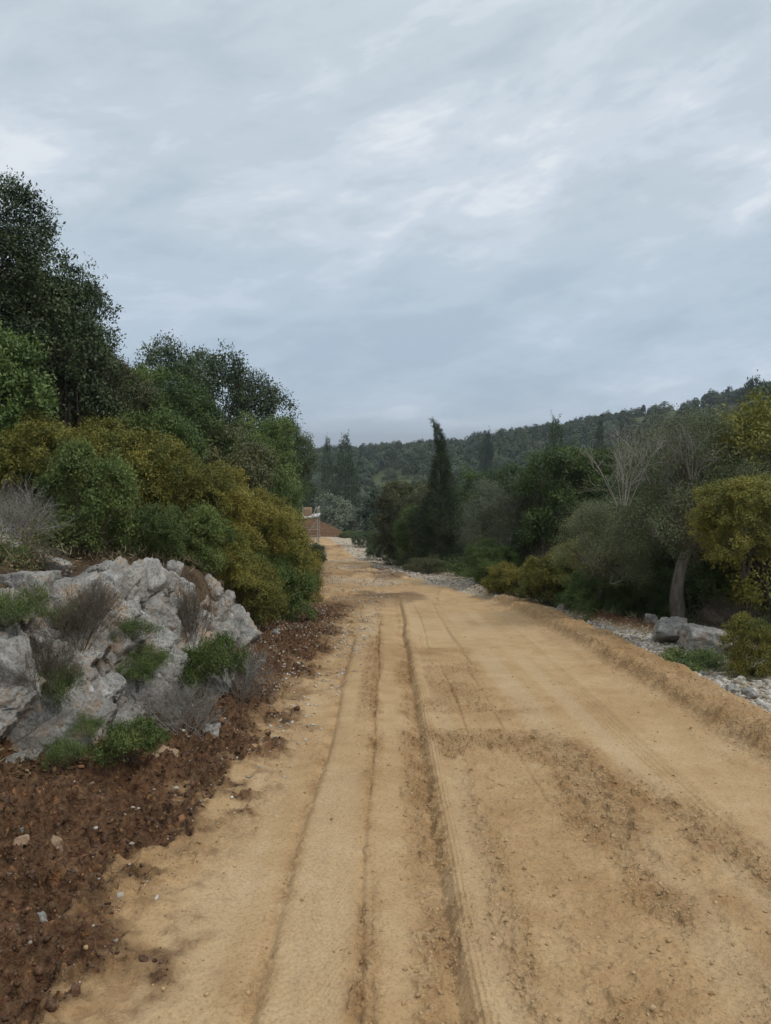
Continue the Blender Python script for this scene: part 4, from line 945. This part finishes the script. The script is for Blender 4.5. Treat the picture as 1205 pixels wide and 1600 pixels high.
# right side, along the road
tree('cypress', 690, 664, 30, 108, 'dark young cypress with a thin bent tip beside the bend of the road', 'cypress_tree', rz=.3)
tree('bushy1', 632, 752, 34, 95, 'dark olive tree left of the cypress', mat=F_['oak_b'])
tree('bushy0', 650, 790, 31.5, 70, 'yellowish green bush between the dark olive tree and the cypress', mat=F_['mid_g'])
plant('mastic2', 603, 832, 38, 62, 'dark green low bush nearest the road at the bend', name='leafy_bush', mat=F_['oak'])
plant('mastic0', 628, 842, 34, 60, 'dark low bush in front of the dark olive tree', name='leafy_bush', mat=F_['oak'])
plant('mastic1', 742, 872, 27, 60, 'low green bush right of the cypress foot', name='leafy_bush', mat=F_['oak'])
tree('bushy1', 745, 732, 36, 90, 'green tree close behind the cypress', mat=F_['mid_g'])
tree('olive', 805, 745, 22, 160, 'grey green olive tree with pale stems right of the cypress', 'olive_tree')
tree('bushy1', 895, 700, 21, 190, 'broad dark green tree behind the olive tree', mat=F_['mid_g'])
tree('grey', 1076, 640, 12.8, 235, 'grey green tree with bare twigs and a thick pale trunk beside the boulders', 'oak_tree', rz=1.0)
tree('grey', 950, 785, 13.8, 150, 'pale green small tree left of the thick trunk', 'evergreen_tree', rz=2.2, mat=F_['grey'])
tree('bushy0', 1195, 615, 12.5, 190, 'tall yellow green tree at the right picture edge', mat=F_['ylw'])
tree('bushy1', 1165, 745, 10.2, 150, 'yellow leaved branchy tree hanging in front at the right edge', mat=F_['ylw'], dzb=1.2)
tree('oak0', 1130, 700, 17, 260, 'dark oak in the shade behind the thick trunk', 'oak_tree')
tree('oak2', 1010, 745, 18.5, 190, 'dark oak behind the pale green small tree', 'oak_tree')
tree('oak1', 1230, 640, 17, 220, 'dark oak behind the yellow green tree at the right edge', 'oak_tree', mat=F_['oak_b'])
tree('bushy1', 970, 700, 24, 140, 'mid green tree behind the grey twiggy tree', mat=F_['mid_g'])
tree('bushy0', 1180, 800, 13.5, 200, 'shadowed green undergrowth tree right of the thick trunk', mat=F_['mid_g'])
tree('oak1', 1290, 560, 14, 240, 'dark oak just outside the right edge', 'oak_tree')
plant('mastic1', 808, 880, 17.5, 90, 'yellowish low shrub at the left end of the right verge', mat=F_['mastic'])
plant('mastic0', 862, 868, 15.8, 110, 'olive and rust coloured shrub on the right verge', mat=F_['mastic'])
plant('mastic2', 905, 835, 16.5, 120, 'green shrub with yellow sprigs behind the rust coloured shrub', mat=F_['ylw'])
plant('mastic1', 935, 892, 14.2, 120, 'dark green shrub behind the rounded grey stone', mat=F_['mid_g'])
plant('mastic2', 1000, 905, 13.9, 110, 'dark shrub left of the thick trunk behind the red soil patch', mat=F_['mid_g'])
plant('mastic0', 1185, 965, 8.4, 110, 'yellow green bush growing on the gravel at the right edge', mat=F_['mastic'])
plant('low0', 1085, 1015, 9.0, 125, 'low green spreading plant on the gravel in front of the boulders', 'plant', 'low_plant', dzb=-.05)
plant('low1', 915, 940, 13.2, 36, 'little fresh green weed on the gravel beside the rounded grey stone', 'plant', 'low_plant')
plant('twig0', 860, 850, 17.0, 60, 'dry brown brushwood behind the low shrubs of the right verge', 'dry shrub', 'dry_shrub', mat=TWIG_B)
plant('twig0', 1150, 930, 12.2, 120, 'dead grey brushwood under the trees right of the thick trunk', 'dry shrub', 'dry_shrub', mat=TWIG_B)
for (px, py, y, sc_, lb) in ((978, 672, 12.0, .8, 'bare pale branch spray sticking out left of the grey twiggy crown'), (1030, 655, 12.2, .7, 'bare pale branch spray above the middle of the grey twiggy crown'), (1085, 660, 12.0, .6, 'bare pale branch spray at the right of the grey twiggy crown')):
    P_ = PR['spray']; zt = H(py, y); o = P_.put('bare_branch', (X(px, y, zt), y, zt - P_.h * sc_), rp.uniform(0, 6), (sc_, sc_, sc_)); tag(o, lb, 'dead branch')
# the thick trunk of its own shape under the grey tree is made longer and stouter
rg2 = np.random.default_rng(9)

plant('mastic0', 574, 828, 50, 52, 'round dark bush on the right edge of the far road', name='leafy_bush', mat=F_['oak'])
plant('mastic1', 550, 829, 62, 40, 'small bush closing the right side of the road end', name='leafy_bush', mat=F_['mid_g'])
plant('mastic2', 668, 868, 28.5, 60, 'low shrub on the rubble at the foot of the cypress', name='leafy_bush', mat=F_['oak_b'])
plant('mastic0', 960, 862, 15.6, 130, 'broad yellowish green shrub between the rust coloured shrub and the thick trunk', mat=F_['ylw'])
plant('mastic1', 1035, 880, 14.8, 120, 'green shrub close behind the thick trunk', mat=F_['mid_g'])
plant('mastic2', 1120, 885, 15.0, 130, 'dull green shrub in the shade right of the thick trunk', mat=F_['mid_g'])
plant('mastic0', 1180, 895, 13.2, 140, 'olive shrub behind the yellow green bush at the right edge', mat=F_['mid_g'])
plant('mastic1', 770, 845, 20.5, 90, 'shrub under the silvery olive tree at the verge', mat=F_['mid_g'])
tree('bushy0', 1000, 780, 15.8, 150, 'bright olive green small tree behind the broad yellowish shrub', mat=F_['grey'])
tree('bushy1', 1110, 800, 16.5, 150, 'mid green small tree right behind the thick trunk', mat=F_['mid_g'])
tree('bushy0', 840, 770, 24, 110, 'green tree filling the gap right of the silvery olive', mat=F_['mid_g'])

# ------------------------------------------------------------------ woods beyond
def hit_free(x, y):
    """keep the road corridor clear"""
    return (x > foot_x(y) - 1.5) & (x < veg_x(y) + 1.6) & (y < 76)
cand = []
rw = np.random.default_rng(31)
while len(cand) < 300:
    th = rw.uniform(-.16, .62); r = 32 * (250 / 32) ** rw.uniform(0, 1) ** .8; y = r / math.sqrt(1 + th * th); x = th * y
    if hit_free(x, y) or (x < foot_x(y) - 1 and y < 60): continue
    if x < veg_x(y) + 3 and y < 76: continue
    if all((x - a) ** 2 + (y - b) ** 2 > (1.9 + .012 * r) ** 2 for a, b, _ in cand[-120:]): cand.append((x, y, r))
kinds = [('far', 'round grey green tree'), ('far_d', 'dark evergreen tree'), ('far_o', 'silvery olive tree')]
def zone(x, y, r):
    a = 602 + 1200 * x / y
    w_ = 'just behind the roadside trees' if r < 60 else 'on the valley floor' if r < 120 else 'low on the long wooded hill' if r < 180 else 'high on the long wooded hill'
    s_ = 'above the road end' if a < 590 else 'near the tall cypress' if a < 720 else 'behind the olive tree' if a < 880 else 'behind the grey twiggy tree' if a < 1060 else 'toward the right edge'
    return w_ + ' ' + s_
for i, (x, y, r) in enumerate(cand):
    z = Z(x, y); k = rw.choice(3, p=[.45, .25, .30]); s = rw.uniform(.6, 1.0) * (.72 if r < 60 else .85)
    if r < 45: s *= .8
    if k == 1 and rw.uniform() < .14:
        o = PR['cypress_far'].put('cypress_tree', (x, y, z - .2), rw.uniform(0, 6.28), (s * 1.0, s * 1.0, s * rw.uniform(.8, 1.1))); zl_ = zone(x, y, r); tag(o, 'narrow dark cypress ' + zl_, 'tree', 'cypresses ' + zl_)
    else:
        o = PR['far%d' % rw.integers(4)].put('woodland_tree', (x, y, z - .2), rw.uniform(0, 6.28), (s, s, s * rw.uniform(.85, 1.1)), {'crown': F_[kinds[k][0]]}); zl_ = zone(x, y, r); tag(o, kinds[k][1] + ' ' + zl_, 'tree', kinds[k][1] + 's ' + zl_)
# named cypresses on the right rise
for px, pt, y, w, lb in ((868, 655, 62, 50, 'broad dark cypress on the right rise left of the tall pair'), (938, 658, 85, 26, 'slim cypress in front of the ridge, left one of the pair'), (972, 664, 82, 24, 'slim cypress in front of the ridge, right one of the pair'), (540, 681, 105, 44, 'dark broad topped cypress on the skyline above the road end'), (512, 685, 120, 26, 'small cypress on the skyline left of the broad topped one')):
    tree('cypress_far', px, pt, y, w, lb, 'cypress_tree')
for px, pt, y, w, lb in ((760, 674, 170, 24, 'dark round tree standing up on the ridge where the hill begins'), (1175, 590, 165, 60, 'dark clump tree on the ridge top at the right edge')):
    tree('far1', px, pt, y, w, lb, 'woodland_tree', mat=F_['far_d'])
# the far wood: one mass of crowns
def far_wood():
    rng = np.random.default_rng(8); pts = []
    n = 5200; th = rng.uniform(-.32, .78, n); r = 95 + (350 - 95) * rng.uniform(0, 1, n) ** .75; y = r / np.sqrt(1 + th ** 2); x = th * y
    k = ~((y < 80) | ((y < 110) & (th < -.02) & (x < veg_x(y) + 2) & False)); x, y, r = x[k], y[k], r[k]
    dens = fbm(x / 22, y / 22, 3, 55); k = dens > .40; x, y, r = x[k][:2600], y[k][:2600], r[k][:2600]
    z = land(x, y); n = len(x); h = rng.uniform(2.2, 5.4, n) * (.8 + .5 * fbm(x / 40, y / 40, 2, 56)); w = rng.uniform(1.5, 4.6, n)
    thin = rng.uniform(0, 1, n) < .0; h = np.where(thin, h * 1.25, h); w = np.where(thin, .8, w)
    m_ = 220; d = rdir(rng, n * m_).reshape(n, m_, 3); d[..., 2] = np.where(d[..., 2] < -.45, -d[..., 2], d[..., 2])
    bump = 1 + (fbm3((d * 1.6 + np.arange(n)[:, None, None] * 3.7).reshape(-1, 3), 2, 4).reshape(n, m_) - .5) * .8
    P = np.stack([x, y, z + h * .32], 1)[:, None] + d * bump[..., None] * np.stack([w * .5, w * .5, h * .55], 1)[:, None] * rng.uniform(.78, 1.05, (n, m_, 1))
    B = P.reshape(-1, 3); dd = d.reshape(-1, 3); D = nrm(np.cross(dd, rng.normal(size=B.shape))); Nn = nrm(dd + rng.normal(size=B.shape) * .22 + np.array([0, 0, .3]))
    s = rng.uniform(.35, .75, len(B)); V = leaf_quads(B - D * .25, D, Nn, s, s * .8)
    at = dict(tint=np.repeat(rng.uniform(0, 1, n), m_) * .7 + rng.uniform(0, .3, n * m_), tip=np.zeros(n * m_))
    o = link('far_wood', mesh_from('far_wood', V, np.arange(len(V)).reshape(-1, 4), WOOD, False, None, at)); tag(o, 'dense dark green wood covering the far valley and the long hill', 'wood', kind='stuff')
WOOD = foliage_mat('far_wood_leaves', (.045, .060, .034), (.070, .094, .044), (.105, .126, .062), None, 0, .7, .8, 0, scale=.05)
far_wood()
# under-wood: brushy ground cover filling the floor of the right wood
def undergrowth(name, label, n, fx, yr, seed, mat, hh, leaf=.07):
    rng = np.random.default_rng(seed); y = yr[0] * (yr[1] / yr[0]) ** rng.uniform(0, 1, n); x = fx(y, rng.uniform(0, 1, n)); k = fbm(x * .8, y * .8, 3, seed) > .42; x, y = x[k], y[k]; n = len(x)
    per = 26; z = land(x, y); h = hh * rng.uniform(.4, 1.2, n) * (.4 + 1.2 * fbm(x * .5, y * .5, 2, seed + 1))
    B = np.stack([x, y, z], 1)[:, None] + rng.normal(size=(n, per, 3)) * np.array([.16, .16, 0]) * (hh / .5) + np.array([0, 0, 1]) * rng.uniform(0, 1, (n, per, 1)) * h[:, None, None]
    B = B.reshape(-1, 3); D = nrm(rng.normal(size=B.shape) * .7 + np.array([0, 0, .6])); s = rng.uniform(.6, 1.3, len(B)) * leaf
    V = leaf_quads(B, D, rdir(rng, len(B)), s, s * .4); o = link(name, mesh_from(name, V, np.arange(len(V)).reshape(-1, 4), mat, False, None, dict(tint=np.repeat(rng.uniform(0, 1, n), per), tip=rng.uniform(0, 1, len(B))))); tag(o, label, 'undergrowth', kind='stuff')
undergrowth('undergrowth', 'low dark green undergrowth on the wood floor right of the road', 7000, lambda y, u_: veg_x(y) + .2 + u_ ** 1.3 * (5 + .35 * y), (8, 60), 3, F_['mid_g'], .5)
undergrowth('undergrowth', 'low green undergrowth on the slope left of the road', 6000, lambda y, u_: foot_x(y) - 1.2 - u_ ** 1.3 * (5 + .3 * y), (6.5, 40), 4, F_['oak_b'], .28, .030)

# ------------------------------------------------------------------ far end of the road: earth mound, scaffold, stone heap
def mound(name, label, x0, y0, w, d, h, seed, mat, cat):
    n = 90; g = np.linspace(-1, 1, n); A, B_ = np.meshgrid(g, g, indexing='ij'); q = np.sqrt(A ** 2 + B_ ** 2)
    X_ = x0 + A * w; Y_ = y0 + B_ * d; zz0 = land(X_.ravel(), Y_.ravel()).reshape(n, n)
    Z_ = zz0 - .15 + h * np.clip(1 - q, 0, 1) ** .8 * (.75 + .5 * fbm(X_ * .8, Y_ * .8, 4, seed)) + .12 * (fbm(X_ * 4, Y_ * 4, 3, seed + 1) - .5)
    idx = np.arange(n * n).reshape(n, n); F = np.stack([idx[:-1, :-1], idx[1:, :-1], idx[1:, 1:], idx[:-1, 1:]], -1).reshape(-1, 4)
    V = np.stack([X_.ravel(), Y_.ravel(), Z_.ravel()], 1); o_ = np.array([x0, y0, Z(x0, y0)])
    o = link(name, mesh_from(name, V - o_, F, mat, True, dict(soil=np.full(n * n, .9), pale=np.full(n * n, .12), rough=np.full(n * n, 1.)))); o.location = o_; tag(o, label, cat); return o
mound('earth_mound', 'orange brown heap of dug earth behind the scaffold at the road end', X(486, 64, -4), 64.5, 3.6, 3.2, 1.6, 5, M_EARTH, 'earth mound')
mound('stone_heap', 'low heap of pale rubble across the end of the road', X(566, 70, -6), 66, 1.9, 1.2, .9, 6, G_PALE, 'rubble heap')
def scaffold():
    wood = bark_mat('weathered_timber', (.30, .26, .21), (.52, .47, .40), 20)
    y = 47.0; xc = X(484, y, -3); zg = Z(xc, y); t = empty('scaffold', (xc, y, zg)); tag(t, 'pale timber scaffold with a white plank deck at the end of the road', 'scaffold')
    def beam(name, a, b, w=.05):
        a = np.array(a, float); b = np.array(b, float); v, f_ = tubes([(np.linspace(a, b, 3), [w, w, w])], 4); link(name, mesh_from(name, v, f_, wood), t)
    ht = 1.75; W_, D_ = .5, .6
    for sx in (-1, 1):
        for sy in (-1, 1): beam('post', (sx * W_, sy * D_, -.1), (sx * W_ + .02, sy * D_, ht + (.6 if sx > 0 or sy > 0 else .35)), .030)
    for z in (.45, 1.0):
        for sy in (-1, 1): beam('rail', (-W_ - .3, sy * (D_ + .05), z), (W_ + .15, sy * (D_ + .05), z + .03), .024)
    for z in (ht + .55,): beam('rail', (W_ + .05, -D_ - .2, z), (W_ + .05, D_ + .2, z), .03)
    beam('brace', (-W_, -D_ - .1, .1), (W_, -D_ - .1, 1.6), .03); beam('brace', (W_ - .28, -D_ - .1, ht), (W_, -D_ - .1, ht + .7), .03)
    import bmesh
    m_ = NT('white_planks'); m_.base(m_.ramp(m_.noise(6, 3), [(.3, (.5, .48, .45)), (.7, (.72, .70, .67))]), .8, .2)
    for k in range(4):
        bm = bmesh.new(); bmesh.ops.create_cube(bm, size=1)
        for v in bm.verts: v.co = Vector((v.co.x * 1.6 - .2, v.co.y * .33 + (k - 1.5) * .36, v.co.z * .09 + ht + v.co.x * .22))
        bmesh.ops.bevel(bm, geom=bm.edges[:], offset=.012, segments=1); me = bpy.data.meshes.new('deck_plank'); bm.to_mesh(me); bm.free(); me.materials.append(m_.mat); link('deck_plank', me, t)
    o = link('brick_stack', rock_mesh(81, (.3, .25, .3), 3, .5, .4, ROCK_W, .6)); o.location = (xc - .12, y, zg + ht + .30); tag(o, 'rusty orange block standing on the scaffold deck', 'block')
scaffold()

# ------------------------------------------------------------------ faint air between here and the far hill
hz = bpy.data.materials.new('haze_air'); hz.use_nodes = True; ht_ = hz.node_tree; ht_.nodes.clear()
ho = ht_.nodes.new('ShaderNodeOutputMaterial'); hv = ht_.nodes.new('ShaderNodeVolumePrincipled'); ht_.links.new(hv.outputs[0], ho.inputs['Volume'])
hv.inputs['Color'].default_value = (.86, .92, 1, 1); hv.inputs['Density'].default_value = .00036; hv.inputs['Anisotropy'].default_value = .2
S = 14500; zb, zt_ = -78, 60
HV = [(-S, -S, zb), (S, -S, zb), (S, S, zb), (-S, S, zb), (-S, -S, zt_), (S, -S, zt_), (S, S, zt_), (-S, S, zt_)]
tag(link('haze', mesh_from('haze', HV, [(0, 3, 2, 1), (4, 5, 6, 7), (0, 1, 5, 4), (1, 2, 6, 5), (2, 3, 7, 6), (3, 0, 4, 7)], hz)), kind='stuff')

def litter(name, label, n, fx, yr, seed, mat, ln, wd, stand=0.0):
    """fallen leaves and dry blades at the foot of the plants"""
    rng = np.random.default_rng(seed); y = yr[0] * (yr[1] / yr[0]) ** rng.uniform(0, 1, n); x = fx(y, rng.uniform(0, 1, n)); k = fbm(x * 1.3, y * 1.3, 3, seed) > .45; x, y = x[k], y[k]; n = len(x)
    z = land(x, y) + detail(x, y)[0] * (x < veg_x(y) + .8) + .012
    D = nrm(rng.normal(size=(n, 3)) * np.array([1, 1, .25]) + np.array([0, 0, stand])); Nn = nrm(rng.normal(size=(n, 3)) * .5 + np.array([0, 0, 1.0 - stand]))
    s_ = rng.uniform(.5, 1.4, n); V = leaf_quads(np.stack([x, y, z], 1), D, Nn, ln * s_, wd * s_)
    o = link(name, mesh_from(name, V, np.arange(len(V)).reshape(-1, 4), mat, False, None, dict(tint=rng.uniform(0, 1, n), tip=rng.uniform(0, 1, n)))); tag(o, label, 'litter', kind='stuff')
DRYL = foliage_mat('fallen_leaves', (.07, .04, .02), (.15, .09, .045), (.26, .18, .10), None, 0, .2, .8, 0, scale=3)
STRAW = foliage_mat('dry_grass', (.16, .13, .07), (.26, .22, .12), (.38, .33, .20), None, 0, .3, .8, .1, scale=3)
litter('leaf_litter', 'brown fallen leaves along the foot of the right hand plants', 16000, lambda y, u_: veg_x(y) - .8 + u_ ** 1.4 * 4, (6, 30), 51, DRYL, .045, .022)
litter('leaf_litter', 'brown fallen leaves on the left bank and its foot', 16000, lambda y, u_: foot_x(y) + .45 - u_ ** 1.3 * 3.5, (3.5, 28), 52, DRYL, .04, .02)
litter('dry_grass', 'dry straw coloured grass along the right verge', 6000, lambda y, u_: veg_x(y) - 1.0 + u_ * 2.0, (6, 26), 53, STRAW, .13, .006, 1.2)
litter('dry_grass', 'dry straw coloured grass at the foot of the left bank', 6000, lambda y, u_: foot_x(y) + .25 - u_ * 1.6, (4.2, 26), 54, STRAW, .12, .006, 1.2)
